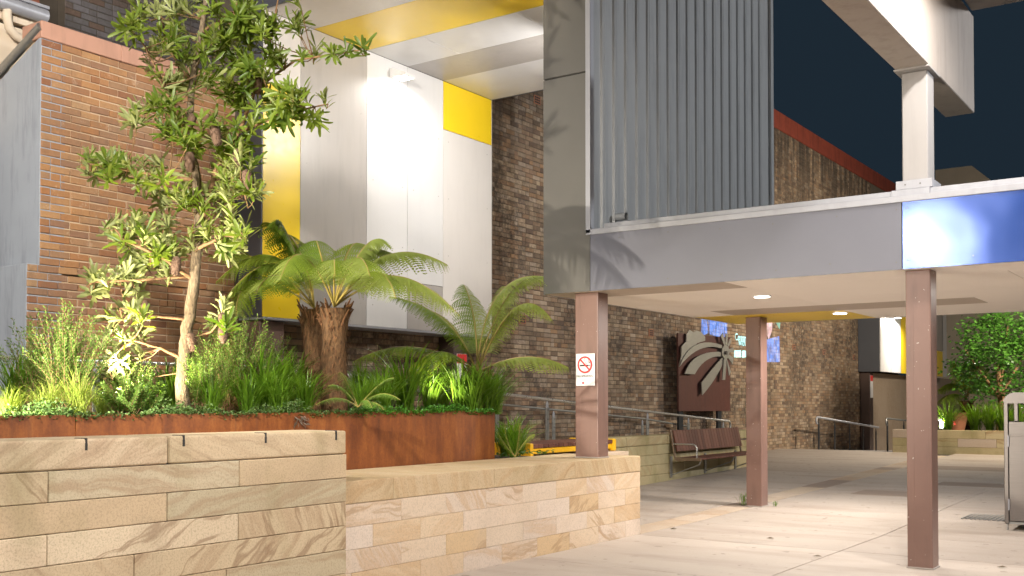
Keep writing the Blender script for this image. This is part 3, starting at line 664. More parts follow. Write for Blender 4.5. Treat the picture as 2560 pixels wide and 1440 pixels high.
garden = [(660, -7.55, 1.0, 'strappy green clump left of the two fern trunks'), (720, -8.0, 1.05, 'strappy green clump against the rear fern trunk'), (905, -8.6, .95, 'strappy green clump right behind the fern trunks'),
          (1010, -7.6, 1.15, 'tallest strappy green clump between the ferns'), (1075, -7.8, 1.0, 'strappy green clump left of the short fern'), (1150, -7.5, 1.0, 'strappy green clump in front of the short fern'), (1215, -7.36, 1.0, 'strappy green clump at the right end of the rusted planter'),
          (575, -8.3, .8, 'strappy green clump behind the narrow leaved shrub'), (960, -8.3, .85, 'strappy green clump behind the tallest clump'), (1110, -8.4, .9, 'strappy green clump behind the short fern'), (1185, -7.32, .85, 'strappy green clump hiding the foot of the short fern'), (1240, -7.3, .8, 'strappy green clump drooping over the planter corner'), (860, -7.5, .6, 'small strappy clump at the foot of the front fern trunk'), (620, -7.4, .7, 'strappy green clump in front of the narrow leaved shrub'), (40, -8.6, .9, 'strappy green clump at the far left of the planter'), (430, -8.6, .9, 'strappy green clump behind the banksia trunk'), (765, -7.36, .72, 'strappy green clump in front of the rear fern trunk'), (905, -7.34, .66, 'strappy green clump in front of the front fern trunk'), (690, -7.32, .72, 'strappy green clump leaning on the planter rim'), (960, -7.4, .85, 'strappy green clump between the low fern and the tallest clump'), (530, -7.4, .6, 'strappy green clump right of the banksia foot')]
for i, (x, X, s, lab) in enumerate(garden): clump('grass_clump', lab, 'plant', gp(x, 1010, X), SM[i % 3], 'strappy clumps in the planter', s, i*1.3)
for i, (x, X, s, lab) in enumerate([(195, -7.45, 1., 'fine yellow green tussock lit by the garden light'), (120, -7.6, .85, 'fine yellow green tussock below the left shrub'), (20, -7.5, .7, 'small fine tussock at the far left of the planter'), (255, -7.7, .7, 'fine tussock beside the glowing garden light')]):
    clump('grass_tussock', lab, 'plant', gp(x, 1020, X), YM[i % 2], 'fine tussocks in the planter', s, i)
for i, (x, y, z, lab, s) in enumerate([(1285, 1150, .925, 'strappy green clump below the planter corner', .8), (1262, 1152, .925, 'strappy green clump tucked against the planter end', .7), (1305, 1148, .925, 'strappy green clump beside the stone bed', .52)]):
    clump('grass_clump', lab, 'plant', gp(x, y, -7.35-.25*i, z), SM[i], 'strappy clumps in the soil bed', s, i)
# ---- tree ferns
def frond(par, base, ctrl, tip, wid, seed, npin=48, m='leaf_f', name='frond', rr=.011):
    r = random.Random(seed); base, ctrl, tip = Vector(base), Vector(ctrl), Vector(tip)
    path = bez(base, ctrl, tip, 26); Lh = sum((path[i+1]-path[i]).length for i in range(26))
    o = MB().tube(path, [rr*(1-.85*i/26)+.0012 for i in range(27)], 5).build(name, M['rachis'], par)
    mb = MB()
    for k in range(npin):
        u = .16+.84*(k+.5)/npin; f = u*26; i = min(int(f), 25); p = path[i].lerp(path[i+1], f-i)
        t = (path[i+1]-path[i]).normalized(); sd = t.cross(Vector((0,0,1)))
        if sd.length < .1: sd = t.cross(Vector((1,0,0)))
        sd.normalize(); up = sd.cross(t).normalized()
        ln = wid*math.sin(math.pi*min(1, (u*.93+.03))**1.15)**.75*r.uniform(.9, 1.05)
        if ln < .01: continue
        for s in (-1, 1):
            d = (sd*s + t*.42 - up*.12 + Vector((r.gauss(0,.05), r.gauss(0,.05), r.gauss(0,.05)))).normalized()
            nl = 12; w = ln*.13+.007
            q0 = p; nrm = d.cross(t)
            for j in range(nl):          # little leaflets either side of the pinna
                a = (j+.2)/nl; pj = q0 + d*ln*a - Vector((0,0,1))*ln*.5*a*a
                lw = w*(1-a*.8)*1.1; dd = (d*.5+t*1.).normalized(); de = (d*.5-t*1.).normalized(); e = ln/nl*.62
                mb.add([pj, pj+dd*lw+d*e*.2, pj+d*e*1.1-Vector((0,0,1))*ln*.03], [(0,1,2)]); mb.add([pj, pj+d*e*1.1-Vector((0,0,1))*ln*.03, pj+de*lw+d*e*.2], [(0,1,2)])
    mb.build('leaflets', M[m], o, fix=False); return o
def fern_trunk(par, p, r0, h, seed, lean=(0,0)):
    r = random.Random(seed); rings = 16; nn = 14; vs = []
    for i in range(rings+1):
        u = i/rings; c = Vector((p[0]+lean[0]*u, p[1]+lean[1]*u, p[2]+h*u)); rr = r0*(1-.10*math.sin(u*3.1)+.12*max(0, u-.75)*4)
        for k in range(nn): a = 2*math.pi*k/nn; q = rr*(1+r.uniform(-.09, .09)); vs.append(c+Vector((math.cos(a)*q, math.sin(a)*q, r.uniform(-.01,.01))))
    fs = [(i*nn+k, i*nn+(k+1)%nn, (i+1)*nn+(k+1)%nn, (i+1)*nn+k) for i in range(rings) for k in range(nn)] + [tuple(rings*nn+k for k in range(nn))]
    o = MB().add(vs, fs, True).build('trunk', M['fernbark'], par)
    fb = MB()                              # fibres and old stalk stubs
    for i in range(520):
        a = r.uniform(0, 2*math.pi); u = r.random(); rr = r0*(1.0+.12*max(0, u-.75)*4)
        b = Vector((p[0]+lean[0]*u+math.cos(a)*rr, p[1]+lean[1]*u+math.sin(a)*rr, p[2]+h*u)); out = Vector((math.cos(a), math.sin(a), 0)); sd = Vector((-math.sin(a), math.cos(a), 0))
        l = r.uniform(.03, .075); fb.add([b-sd*.005, b+sd*.005, b+out*r.uniform(.008, .03)+Vector((0,0,-l))+sd*r.uniform(-.02,.02)], [(0,1,2)])
    tag(fb.build('fibres', M['fernred'], o, fix=False), None, None, None, 'stuff')
    st = MB()
    for i in range(30):
        a = r.uniform(0, 2*math.pi); b = Vector((p[0]+lean[0]+math.cos(a)*r0*.95, p[1]+lean[1]+math.sin(a)*r0*.95, p[2]+h*r.uniform(.84, 1.0))); out = Vector((math.cos(a), math.sin(a), 0))
        st.tube([b, b+out*.03+Vector((0,0,.06)), b+out*.06+Vector((0,0,r.uniform(.06,.13)))], [.016, .012, .006], 5)
    tag(st.build('stalk_bases', M['fernred'], par), None, None, None, 'stuff')
def fern(lab, px, d, r0, ytop, fr, seed, wid, name='tree_fern', zbase=None, lean=(0,0)):
    base = dp(px, 1000, d); zb = ZG if zbase is None else zbase
    top = dp(px, ytop, d); b = Vector((base.x, base.y, zb)); t = thing(name, lab, 'fern', b, 'tree ferns')
    fern_trunk(t, b, r0, top.z-zb, seed, lean)
    for i, (mx, my, tx, ty, dd) in enumerate(fr):
        c0 = dp(px, ytop-6, d)+Vector((lean[0], lean[1], 0)); tip = dp(tx, ty, d+dd); mid = dp(mx, my, d+dd*.5)
        ctrl = mid*2 - c0*.5 - tip*.5
        frond(t, c0+(tip-c0).normalized()*.06*0, ctrl, tip, wid*1.45*rnd.uniform(.9, 1.1), seed*100+i)
    return t
fern('tree fern with the thick front trunk and arching fronds', 836, 10.5, .135, 772, [
    (965, 640, 1118, 662, -.2), (985, 690, 1150, 790, -.35), (905, 640, 985, 640, .5), (835, 655, 838, 690, -1.1), (905, 625, 960, 605, .2), (760, 640, 700, 700, -.8),
    (1000, 700, 1130, 775, .6), (870, 630, 905, 615, .9), (800, 630, 790, 605, .7), (930, 680, 990, 745, -.9), (885, 650, 925, 690, -1.2)], 3, .20)
fern('tree fern with the darker rear trunk and fronds to the left', 785, 10.95, .125, 775, [
    (680, 640, 540, 705, -.2), (690, 660, 560, 748, -.4), (725, 610, 665, 556, .2), (650, 650, 520, 640, .4), (745, 620, 700, 585, .7), (770, 640, 752, 610, .9), (640, 700, 590, 790, .2), (700, 690, 640, 735, -.9), (720, 590, 690, 560, -.1), (760, 660, 720, 660, -1.0)], 4, .20)
fern('short tree fern with pale upright fronds at the end of the planter', 1193, 12.5, .115, 938, [
    (1035, 868, 882, 905, -.3), (1310, 893, 1420, 918, -.2), (1108, 800, 975, 742, -.1), (1185, 800, 1160, 712, .35), (1290, 718, 1415, 716, .3), (1290, 770, 1380, 800, -.4), (1245, 800, 1262, 715, .7), (1130, 815, 1060, 775, .5), (1240, 745, 1350, 690, .1), (1090, 880, 1010, 960, -.6)], 5, .19)
lf = thing('low_fern', 'low green fern below the fern trunks spilling over the planter edge', 'fern', (-7.4, 7.9, ZG))
for i, (tx, ty, mx, my) in enumerate([(985, 945, 950, 960), (820, 965, 855, 970), (930, 1020, 915, 1000), (1000, 1000, 950, 985), (790, 1012, 845, 995), (850, 930, 870, 960), (960, 1025, 930, 1005)]):
    c0 = dp(895, 1018, 10.1); tip = dp(tx, ty, 10.0-.1*i); frond(lf, c0, dp(mx, my, 10.05)*2-c0*.5-tip*.5, tip, .075, 900+i, 34, 'leaf_r', rr=.003)
lf2 = thing('low_fern', 'bright lime fern with broad fronds under the planter corner', 'fern', (-7.7, 10.5, .925))
for i, (tx, ty, mx, my) in enumerate([(1262, 1060, 1270, 1105), (1300, 1058, 1295, 1105), (1335, 1085, 1315, 1100), (1245, 1080, 1262, 1110)]):
    c0 = dp(1288, 1142, 12.3); tip = dp(tx, ty, 12.3); frond(lf2, c0, dp(mx, my, 12.3)*2-c0*.5-tip*.5, tip, .11, 950+i, 20, 'leaf_f', rr=.004)
# ---- banksia tree
TD = 9.75
BT = thing('banksia_tree', 'slender banksia tree with serrated leaves and dark seed cones in the planter', 'tree', dp(455, 1010, TD))
def limb(pts, r0, r1, name='limb', m='bark', n=8):
    p = [dp(x, y, TD+d) for x, y, d in pts]; o = []
    for i in range(len(p)-1):
        a, b = p[i], p[i+1]
        for k in range(4): o.append(a.lerp(b, k/4)+Vector((rnd.gauss(0,.006), rnd.gauss(0,.006), 0)))
    o.append(p[-1]); MB().tube(o, [r0+(r1-r0)*i/(len(o)-1) for i in range(len(o))], n).build(name, M[m], BT); return o
SK = []
SK += limb([(455, 1022, 0), (458, 900, 0), (470, 820, .02), (486, 700, .02), (500, 560, .05), (492, 450, .05), (470, 330, .1), (480, 200, .1), (505, 80, .15), (520, -60, .2)], .066, .02, 'trunk', 'bark', 12)
for pts, r in [([(500, 560, .05), (540, 430, .15), (600, 330, .25), (640, 220, .3), (680, 90, .3), (700, -40, .3)], .034), ([(600, 330, .25), (690, 290, .2), (820, 260, .1)], .018), ([(640, 220, .3), (740, 150, .2), (900, 125, .0)], .016),
               ([(492, 450, .05), (400, 440, -.1), (290, 420, -.25), (225, 410, -.3)], .02), ([(470, 330, .1), (420, 240, -.1), (370, 130, -.2), (345, 90, -.2)], .018), ([(486, 700, .02), (400, 640, -.2), (310, 600, -.3), (280, 560, -.3)], .022),
               ([(495, 620, .0), (560, 590, -.2), (610, 590, -.3)], .018), ([(476, 800, .02), (380, 790, -.15), (300, 770, -.3)], .016), ([(462, 900, 0), (400, 870, -.1), (330, 850, -.3), (270, 900, -.4)], .018), ([(465, 850, 0), (530, 830, -.1), (560, 790, -.2)], .014),
               ([(480, 200, .1), (420, 120, .3), (400, 20, .4)], .016), ([(505, 80, .15), (580, 30, 0), (620, -30, 0)], .014), ([(486, 690, .02), (360, 700, -.2), (240, 705, -.3), (215, 715, -.3)], .015), ([(540, 430, .15), (600, 450, 0), (620, 520, -.1)], .014)]:
    SK += limb(pts, r, .006, 'limb', 'twig', 6)
def rosette(seed, n=15, L=.15, W=.030):
    r = random.Random(seed); mb = MB()
    for i in range(n):
        a = i*2.4+r.uniform(-.3,.3); el = math.radians(r.uniform(5, 72)); l = L*r.uniform(.7, 1.15)
        d = Vector((math.cos(a)*math.cos(el), math.sin(a)*math.cos(el), math.sin(el))); b = Vector((0,0,-.14+.15*i/n))
        sd = d.cross(Vector((0,0,1))).normalized(); up = sd.cross(d); bend = r.uniform(-.25, .12)
        ws = [.16, .42, .72, 1., .92, .45]; vs = []
        for j, w in enumerate(ws):
            u = j/5; p = b+d*l*u+up*bend*l*u*u; hw = W/2*w; z = up*hw*.35
            vs += [p-sd*hw+z, p, p+sd*hw+z]
        fs = []
        for j in range(5): q = j*3; fs += [(q, q+1, q+4, q+3), (q+1, q+2, q+5, q+4)]
        mb.add(vs, fs, True)
    mb.tube([(0,0,-.14), (0,0,.0)], [.006, .003], 5)
    return mb.mesh('leaf_cluster', M['leaf_b'], fix=False)
RS = [rosette(60+k) for k in range(6)]
ell = [(500, 55, 175, 70, 22), (385, 60, 80, 60, 8), (665, 30, 110, 55, 11), (480, 170, 140, 80, 20), (640, 120, 75, 50, 8), (745, 260, 95, 60, 14), (600, 235, 95, 85, 15), (420, 290, 95, 75, 13), (560, 370, 110, 70, 15),
       (275, 410, 60, 40, 8), (360, 430, 70, 45, 7), (490, 470, 110, 60, 13), (355, 590, 95, 60, 14), (560, 590, 85, 55, 12), (350, 690, 65, 45, 8), (235, 705, 35, 35, 4), (440, 640, 60, 60, 7), (340, 800, 80, 40, 6), (290, 880, 60, 50, 8), (560, 790, 40, 40, 3), (600, 480, 60, 60, 6)]
spots = [(790, 120), (830, 135), (865, 125), (905, 115), (755, 140)]
for cx_, cy_, rx, ry, n in ell:
    k = 0
    while k < n*1.5:
        x, y = rnd.uniform(-1, 1), rnd.uniform(-1, 1)
        if x*x+y*y <= 1: spots.append((cx_+x*rx, cy_+y*ry)); k += 1
tw = MB()
for i, (x, y) in enumerate(spots):
    p = dp(x, y, TD+rnd.gauss(0, .26)); q = min(SK, key=lambda s: (s-p).length+max(0, s.z-p.z)*.6)
    ax = ((p-q).normalized()+Vector((rnd.gauss(0,.35), rnd.gauss(0,.35), .45+rnd.gauss(0,.3)))).normalized()
    o = link('leaf_cluster', RS[i % 6]); o.parent = BT; o.matrix_parent_inverse = Matrix.Translation(-BT.location)
    o.location = p; o.rotation_mode = 'QUATERNION'; o.rotation_quaternion = ax.to_track_quat('Z', 'Y') @ Matrix.Rotation(rnd.uniform(0, 6.28), 3, 'Z').to_quaternion()
    s = rnd.uniform(.75, 1.15); o.scale = (s, s, s)
    e = p-ax*.13*s; tw.tube([q, q.lerp(e, .5)+Vector((0,0,-.02)), e], [.007, .005, .004], 4, False)
tag(tw.build('twigs', M['twig'], BT, fix=False), None, None, None, 'stuff')
def cone_mesh(seed):
    r = random.Random(seed); mb = MB(); prof = [(.0,-.07),(.028,-.06),(.038,-.02),(.038,.03),(.028,.06),(0,.07)]; n = 10
    vs = [(a*math.cos(k*.628), a*math.sin(k*.628), z) for a, z in prof for k in range(n)]
    mb.add(vs, [(i*n+k, i*n+(k+1)%n, (i+1)*n+(k+1)%n, (i+1)*n+k) for i in range(5) for k in range(n)], True)
    for i in range(320):
        a = r.uniform(0, 6.28); z = r.uniform(-.065, .065); q = .036*(1-(z/.075)**4*.6); b = Vector((math.cos(a)*q, math.sin(a)*q, z)); o = Vector((math.cos(a), math.sin(a), -.3))
        sd = Vector((-math.sin(a), math.cos(a), 0)); mb.add([b-sd*.003, b+sd*.003, b+o*r.uniform(.012, .024)], [(0,1,2)])
    return mb.mesh('seed_cone', M['cone'], fix=False)
CM = cone_mesh(5)
for x, y, d in ((478, 303, -.25), (540, 338, -.25), (475, 405, -.2), (620, 450, -.2), (595, 395, -.15), (645, 215, .0), (362, 772, -.3), (480, 855, -.12), (560, 805, -.2), (440, 665, -.2), (558, 835, -.2)):
    o = link('seed_cone', CM); o.parent = BT; o.matrix_parent_inverse = Matrix.Translation(-BT.location)
    o.location = dp(x, y, TD+d); o.rotation_euler = (rnd.gauss(0,.25), rnd.gauss(0,.25), rnd.uniform(0,6)); s = rnd.uniform(.95, 1.25); o.scale = (s, s, s*1.15)
# ---- narrow leaved shrubs
def shrub(lab, x, X, w, h, ns, seed, lw=.006, ll=.035):
    b = gp(x, 1010, X); t = thing('leafy_shrub', lab, 'shrub', b, 'narrow leaved shrubs'); r = random.Random(seed); st = MB(); lv = MB()
    for i in range(ns):
        a = r.uniform(0, 6.28); q = r.random()**.6*w; tip = b+Vector((math.cos(a)*q, math.sin(a)*q, h*(1-.35*(q/w)**2)*r.uniform(.6, 1.05)))
        base = b+Vector((r.gauss(0,.06), r.gauss(0,.06), 0)); path = bez(base, base.lerp(tip, .5)+Vector((0,0,.1*h)), tip, 10); st.tube(path, [.004-.0003*k for k in range(11)], 4, False)
        for k in range(64):
            u = .22+.78*k/64; f = u*10; j = min(int(f), 9); p = path[j].lerp(path[j+1], f-j); tg = (path[j+1]-path[j]).normalized()
            a2 = k*2.4; s1 = tg.orthogonal().normalized(); d = (s1*math.cos(a2)+tg.cross(s1)*math.sin(a2)+tg*.8).normalized(); sd = d.cross(tg).normalized(); l = ll*r.uniform(.6, 1.2)
            lv.add([p, p+d*l*.5+sd*lw, p+d*l, p+d*l*.5-sd*lw], [(0,1,2,3)])
    st.build('stems', M['twig'], t, fix=False); lv.build('foliage', M['leaf_r'], t, fix=False)
shrub('bushy narrow leaved shrub at the left of the banksia', 165, -7.9, .40, .98, 95, 71)
shrub('bushy narrow leaved shrub behind the left tussocks', 90, -8.4, .36, .95, 60, 77)
shrub('bushy narrow leaved shrub between the spotlight and the banksia', 300, -8.5, .34, .7, 50, 78)
shrub('bushy narrow leaved shrub right of the banksia trunk', 590, -7.75, .42, 1.06, 120, 72)
shrub('upright narrow leaved shrub in front of the banksia trunk', 520, -7.5, .26, .72, 50, 79)
shrub('spreading narrow leaved shrub in front of the garden spotlight', 330, -7.4, .3, .42, 46, 80)
shrub('low narrow leaved shrub under the banksia', 360, -7.8, .26, .36, 24, 73, .011, .04)
shrub('small narrow leaved shrub behind the banksia trunk', 505, -8.4, .3, .8, 50, 74)
shrub('small narrow leaved shrub left of the fern trunks', 690, -8.5, .3, .9, 50, 76)
# ---- ground cover
def cover(name, lab, y0, y1, n, m, hh, sz, seed, front=.07):
    r = random.Random(seed); mb = MB()
    for i in range(n):
        y = r.uniform(y0, y1); x = XP-.02-abs(r.gauss(0, .38)) if r.random() < .7 else XP+r.uniform(-.05, .035); 
        if x < -9.2: continue
        hump = .5+.5*math.sin(y*5.3+x*3)+.3*math.sin(y*13.1)
        z = (ZG+.0 if x < XP else ZP-.03*r.random())+r.random()*hh*max(.15, hump)
        for k in range(3):
            a = r.uniform(0, 6.28); el = r.uniform(-.3, 1.0); d = Vector((math.cos(a)*math.cos(el), math.sin(a)*math.cos(el), math.sin(el))); sd = d.orthogonal().normalized(); s = sz*r.uniform(.6, 1.3); p = Vector((x, y, z))
            mb.add([p, p+d*s*.5+sd*s*.28, p+d*s, p+d*s*.5-sd*s*.28], [(0,1,2,3)])
    return tag(mb.build(name, m, fix=False), lab, None, None, 'stuff')
cover('ground_cover', 'grey green creeping ground cover along the planter edge', .5, 8.0, 11000, M['leaf_c'], .12, .022, 81)
cover('clover_cover', 'bright green clover along the right of the planter edge', 7.6, 9.9, 4200, M['leaf_k'], .085, .026, 82)
dl_ = thing('dead_leaf_cluster', 'grey dead leaf cluster hanging over the rusted planter rim', 'leaves', (-7.12, 7.0, 1.5)); q = on('x', XP+.02, 752, 1045)
mb = MB(); r_ = random.Random(9)
for i in range(26):
    a = r_.uniform(-.6, 3.6); p = q+Vector((r_.uniform(-.02,.03), r_.gauss(0,.035), r_.uniform(-.05,.05))); d = Vector((.2, math.cos(a), -abs(math.sin(a))-.2)).normalized(); sd = Vector((.3, d.z, -d.y)).normalized(); l = r_.uniform(.04,.08)
    mb.add([p, p+d*l*.5+sd*.01, p+d*l, p+d*l*.5-sd*.01], [(0,1,2,3)])
mb.build('dry_leaves', M['leaf_dry'], dl_, fix=False)
# ---- garden uplights
def uplight(loc, aim, e, lab, size=84, col=(1, .86, .62)):
    t = thing('garden_spotlight', lab, 'lamp', loc, 'garden spotlights'); loc = Vector(loc); d = (Vector(aim)-loc).normalized()
    MB().tube([loc+Vector((0,0,-.14)), loc-d*.05], .012, 6).build('stake', M['black'], t)
    MB().tube([loc-d*.1, loc-d*.02, loc], [.03, .042, .045], 14).build('lamp_body', M['black'], t)
    MB().tube([loc+d*.001, loc+d*.004], .036, 14).build('lamp_lens', M['lit'], t)
    light('garden_spotlight_light', 'SPOT', loc+d*.03, e, col, t, spot_size=math.radians(size), spot_blend=.5, shadow_soft_size=.03, aim=aim)
ub = dp(258, 985, 9.05); uplight((ub.x, ub.y, 1.66), dp(640, 640, 9.9), 380, 'glowing garden spotlight left of the banksia trunk', 118)
uplight((-7.45, 2.9, 1.75), (-6.2, 10.5, 3.3), 1700, 'garden spotlight at the left end of the planter', 62, (1, .90, .74))
uf = dp(1090, 1000, 11.9); uplight((uf.x, uf.y, 1.54), dp(1180, 700, 12.6), 28, 'added garden spotlight hidden among the strappy clumps to brighten the short fern', 120)  # extra spot added behind the clumps to brighten the short fern
# ================================================================ furniture and fittings
# ---- no smoking sign on the canopy post
q0 = on('y', 10.60, 1440, 885); q1 = on('y', 10.60, 1487, 964); sw = q1.x-q0.x; sh = q0.z-q1.z; ys = 10.606
SG = thing('no_smoking_sign', 'white NO SMOKING notice stuck on the brown canopy post', 'sign', (q0.x, ys, q1.z))
mb = MB(); vs = []
for i in range(9):
    u = i/8; b = .010*math.sin(math.pi*u)+.001
    for v in (0, 1): vs.append((q0.x+sw*u, ys-(.004+b*(v)), q1.z+sh*v))
mb.add(vs, [(i*2, i*2+2, i*2+3, i*2+1) for i in range(8)]); mb.build('sign_sheet', M['signwhite'], SG, fix=False)
Rf = Matrix.Rotation(math.pi/2, 4, 'X')
def sat(u, v, dy=.018): return Matrix.Translation((q0.x+sw*u, ys-dy, q1.z+sh*v)) @ Rf
def ring(name, m, cu, cv, ro, ri, par, dy=.019, a0=0, a1=2*math.pi, n=36):
    c = Vector((q0.x+sw*cu, ys-dy, q1.z+sh*cv)); vs = []
    for i in range(n+1):
        a = a0+(a1-a0)*i/n
        for r in (ro, ri): vs.append(c+Vector((math.cos(a)*r, 0, math.sin(a)*r)))
    return MB().add(vs, [(i*2, i*2+2, i*2+3, i*2+1) for i in range(n)]).build(name, m, par, fix=False)
R_ = sw*.39
ring('red_ring', M['signred'], .5, .655, R_, R_*.80, SG)
MB().bar((q0.x+sw*.5-R_*.62, ys-.0185, q1.z+sh*.655+R_*.62), (q0.x+sw*.5+R_*.62, ys-.0185, q1.z+sh*.655-R_*.62), .0008, R_*.19, (1,0,1)).build('red_bar', M['signred'], SG)
cz = q1.z+sh*.63; cx_ = q0.x+sw*.5
MB().box(cx_-R_*.68, cx_+R_*.45, ys-.0172, ys-.0168, cz-R_*.09, cz+R_*.09).box(cx_+R_*.5, cx_+R_*.56, ys-.0172, ys-.0168, cz-R_*.09, cz+R_*.09).box(cx_+R_*.62, cx_+R_*.68, ys-.0172, ys-.0168, cz-R_*.09, cz+R_*.09).build('cigarette', M['signblack'], SG)
for (u, v, r, a0, a1) in ((.06, .62, .2, 1.4, 4.6), (.3, .62, .22, -1.2, 1.9), (.24, .35, .2, 3.0, 4.9), (.44, .12, .24, .3, 1.9), (.5, .2, .22, -.1, 1.6)):
    ring('smoke_curl', M['signblack'], .5+u*R_/sw, .645+v*R_/sh, R_*r, R_*r-.005, SG, .0173, a0, a1, 12)
text_mesh('NO SMOKING', sh*.095, M['signblack'], 'sign_text', SG, sat(.5, .27), fit=sw*.86)
for u0, u1, v in ((.18, .82, .205), (.34, .64, .165), (.52, .64, .035)): bx('fine_print_line', M['signgrey'], SG, q0.x+sw*u0, q0.x+sw*u1, ys-.0182, ys-.0178, q1.z+sh*v, q1.z+sh*(v+.008))
MB().prism([(q0.x+sw*.35, ys-.018, q1.z+sh*.06), (q0.x+sw*.46, ys-.018, q1.z+sh*.06), (q0.x+sw*.46, ys-.018, q1.z+sh*.10), (q0.x+sw*.405, ys-.018, q1.z+sh*.125), (q0.x+sw*.35, ys-.018, q1.z+sh*.10)], (0,.0005,0)).build('red_emblem', M['signred'], SG)
def notice(lab, x, y, z, h=.5, w=.2):
    t = thing('safety_notice', lab, 'sign', (x, y, z), 'tall red and white notices')
    bx('notice_board', M['signwhite'], t, x-.004, x, y, y+w, z, z+h); bx('red_header', M['signred'], t, x-.001, x+.002, y+.004, y+w-.004, z+h*.74, z+h-.004); return t
notice('red and white notice on the portal post behind the short fern', -10.412, 13.42, 1.78, .6, .26)
# ---- handrails
def rail(lab, path, posts, m, pm, r=.024, group='ramp handrails', kind='flat', curl=True):
    t = thing('handrail', lab, 'handrail', posts[0] if posts else path[0], group); path = [Vector(p) for p in path]
    if curl:
        e = path[-1]; d = (path[-1]-path[-2]).normalized(); path += [e+d*.06+Vector((0,0,-.03)), e+d*.08+Vector((0,0,-.10)), e+d*.05+Vector((0,0,-.17)), e+Vector((0,0,-.18))]
    MB().tube(path, r, 10).build('rail_tube', M[m], t)
    for p in posts:
        p = Vector(p); best = None
        for a, b in zip(path[:-1], path[1:]):
            if min(a.y, b.y)-.02 <= p.y <= max(a.y, b.y)+.02 and abs(a.y-b.y) > .3: best = a.lerp(b, (p.y-a.y)/(b.y-a.y))
        top = best.z if best else path[0].z
        o = MB().box(p.x-.012, p.x+.012, p.y-.045, p.y+.045, p.z, top-.13).build('rail_post', M[pm], t, .003)
        MB().prism([(p.x-.006,p.y-.03,top-.2),(p.x-.006,p.y+.03,top-.2),(p.x-.006,p.y+.03,top-.07),(p.x-.006,p.y,top-.015),(p.x-.006,p.y-.03,top-.07)], (.012,0,0)).build('rail_bracket', M['flash' if pm == 'steeld' else 'black'], o)
        for dz in (.17, .32):
            if top-dz > p.z: MB().tube([(p.x+.012,p.y,top-dz),(p.x+.02,p.y,top-dz)], .014, 8).build('bolt', M['steel'], o)
    return t
ra = on('x', -9.25, 1240, 983); rb = on('x', -9.25, 1822, 1053); za = .985
def ry(x): return on('x', -9.25, x, 1060).y
sl_ = (rb.z-ra.z)/(rb.y-ra.y)
rail('bright steel handrail on the ramp wall above the timber bench', [(-9.25, 9.3, ra.z+sl_*(9.3-ra.y)), ra, rb], [(-9.25, ry(x), za) for x in (1368, 1619, 1721, 1808)] + [(-9.25, 11.3, .86)], 'railsteel', 'steeld')
ra2 = on('x', -10.55, 1240, 1010); rb2 = on('x', -10.55, 1612, 1047)
rail('grey steel handrail along the foot of the sooty wall', [(-10.55, 10.5, 1.98), ra2, rb2, (-10.55, 22.2, 1.05)], [(-10.55, on('x', -10.55, x, 1050).y, 1.1-(on('x', -10.55, x, 1050).y-9.2)*.0675) for x in (1243, 1384, 1503, 1606)], 'steeld', 'steeld', .02)
rail('steel handrail on the landing behind the banksia', [(-10.5, 1.0, 2.07), (-10.5, 9.2, 2.05), (-10.5, 13.2, 1.86)], [(-10.5, y, 1.1) for y in (4.0, 7.0, 9.1)], 'railsteel', 'steeld', .022, curl=False)
fr0 = on('x', -10.0, 2043, 1043); fr1 = on('x', -10.0, 2196, 1069)
rail('handrail on black posts going down beside the far dark post', [fr1, fr0], [(-10.0, on('x', -10, x, 1100).y, gz(on('x', -10, x, 1100).y)-.02) for x in (2047, 2087, 2124, 2158, 2190)], 'flash', 'black', .03, 'far handrails')
fr2 = on('x', -7.95, 2217, 1046); rail('dark handrail beside the far stone planter', [(-7.95, fr2.y+5, fr2.z-.22), fr2], [(-7.95, fr2.y+.05, gz(28.9)-.02), (-7.95, fr2.y+1.7, gz(30.5)-.02)], 'steeld', 'black', .024, 'far handrails')
# ---- wall bench
WB = thing('wall_bench', 'dark timber slatted bench with steel arms fixed to the ramp wall', 'bench', (-8.9, 20, .1))
by0, by1 = 18.35, 21.55; sz_ = .545
for i in range(24):
    y = by0+.03+i*(by1-by0-.06)/24; w = (by1-by0-.06)/24-.008
    MB().box(-8.95, -8.45, y, y+w, sz_-.035, sz_).build('seat_slat', M['wood'], WB, .004)
    MB().hexa([(-8.97,y,.66),(-8.935,y,.66),(-8.935,y+w,.66),(-8.97,y+w,.66)], [(-9.06,y,1.06),(-9.025,y,1.06),(-9.025,y+w,1.06),(-9.06,y+w,1.06)]).build('back_slat', M['wood'], WB, .004)
for y in (by0, by1):
    MB().bar((-8.97, y, .5), (-9.075, y, 1.07), .03, .05, (0,1,0)).bar((-8.99, y, .52), (-8.44, y, .52), .03, .06).build('end_frame', M['bronze'], WB, .003)
    MB().tube([(-9.02, y, .80), (-8.60, y, .80), (-8.55, y, .78), (-8.53, y, .73), (-8.53, y, .53)], .016, 8).build('arm_rest', M['railsteel'], WB)
for y in (by0+.05, (by0+by1)/2, by1-.05):
    MB().box(-9.1, -9.075, y-.04, y+.04, .16, .56).bar((-9.09, y, .2), (-8.5, y, .42), .03, .02).bar((-8.5, y, .42), (-8.46, y, .52), .03, .02).build('wall_bracket', M['steeld'], WB, .002)
# ---- yellow bench on the plinth
YBn = thing('yellow_bench', 'low bench with yellow steel frame and timber slats behind the low wall', 'bench', (-8.2, 13, .86))
for i in range(17):
    y = 11.9+i*.128; MB().box(-8.66, -7.925, y, y+.118, .975, 1.03).build('seat_slat', M['wood'], YBn, .005)
for x0 in (-7.975, -8.66): bx('side_rail', M['yellowsteel'], YBn, x0, x0+.035, 11.8, 14.12, .895, .97, .006)
for y in (11.82, 14.09): MB().box(-8.7, -7.9, y-.03, y+.05, .862, 1.045).build('end_frame', M['yellowsteel'], YBn, .02, 2)
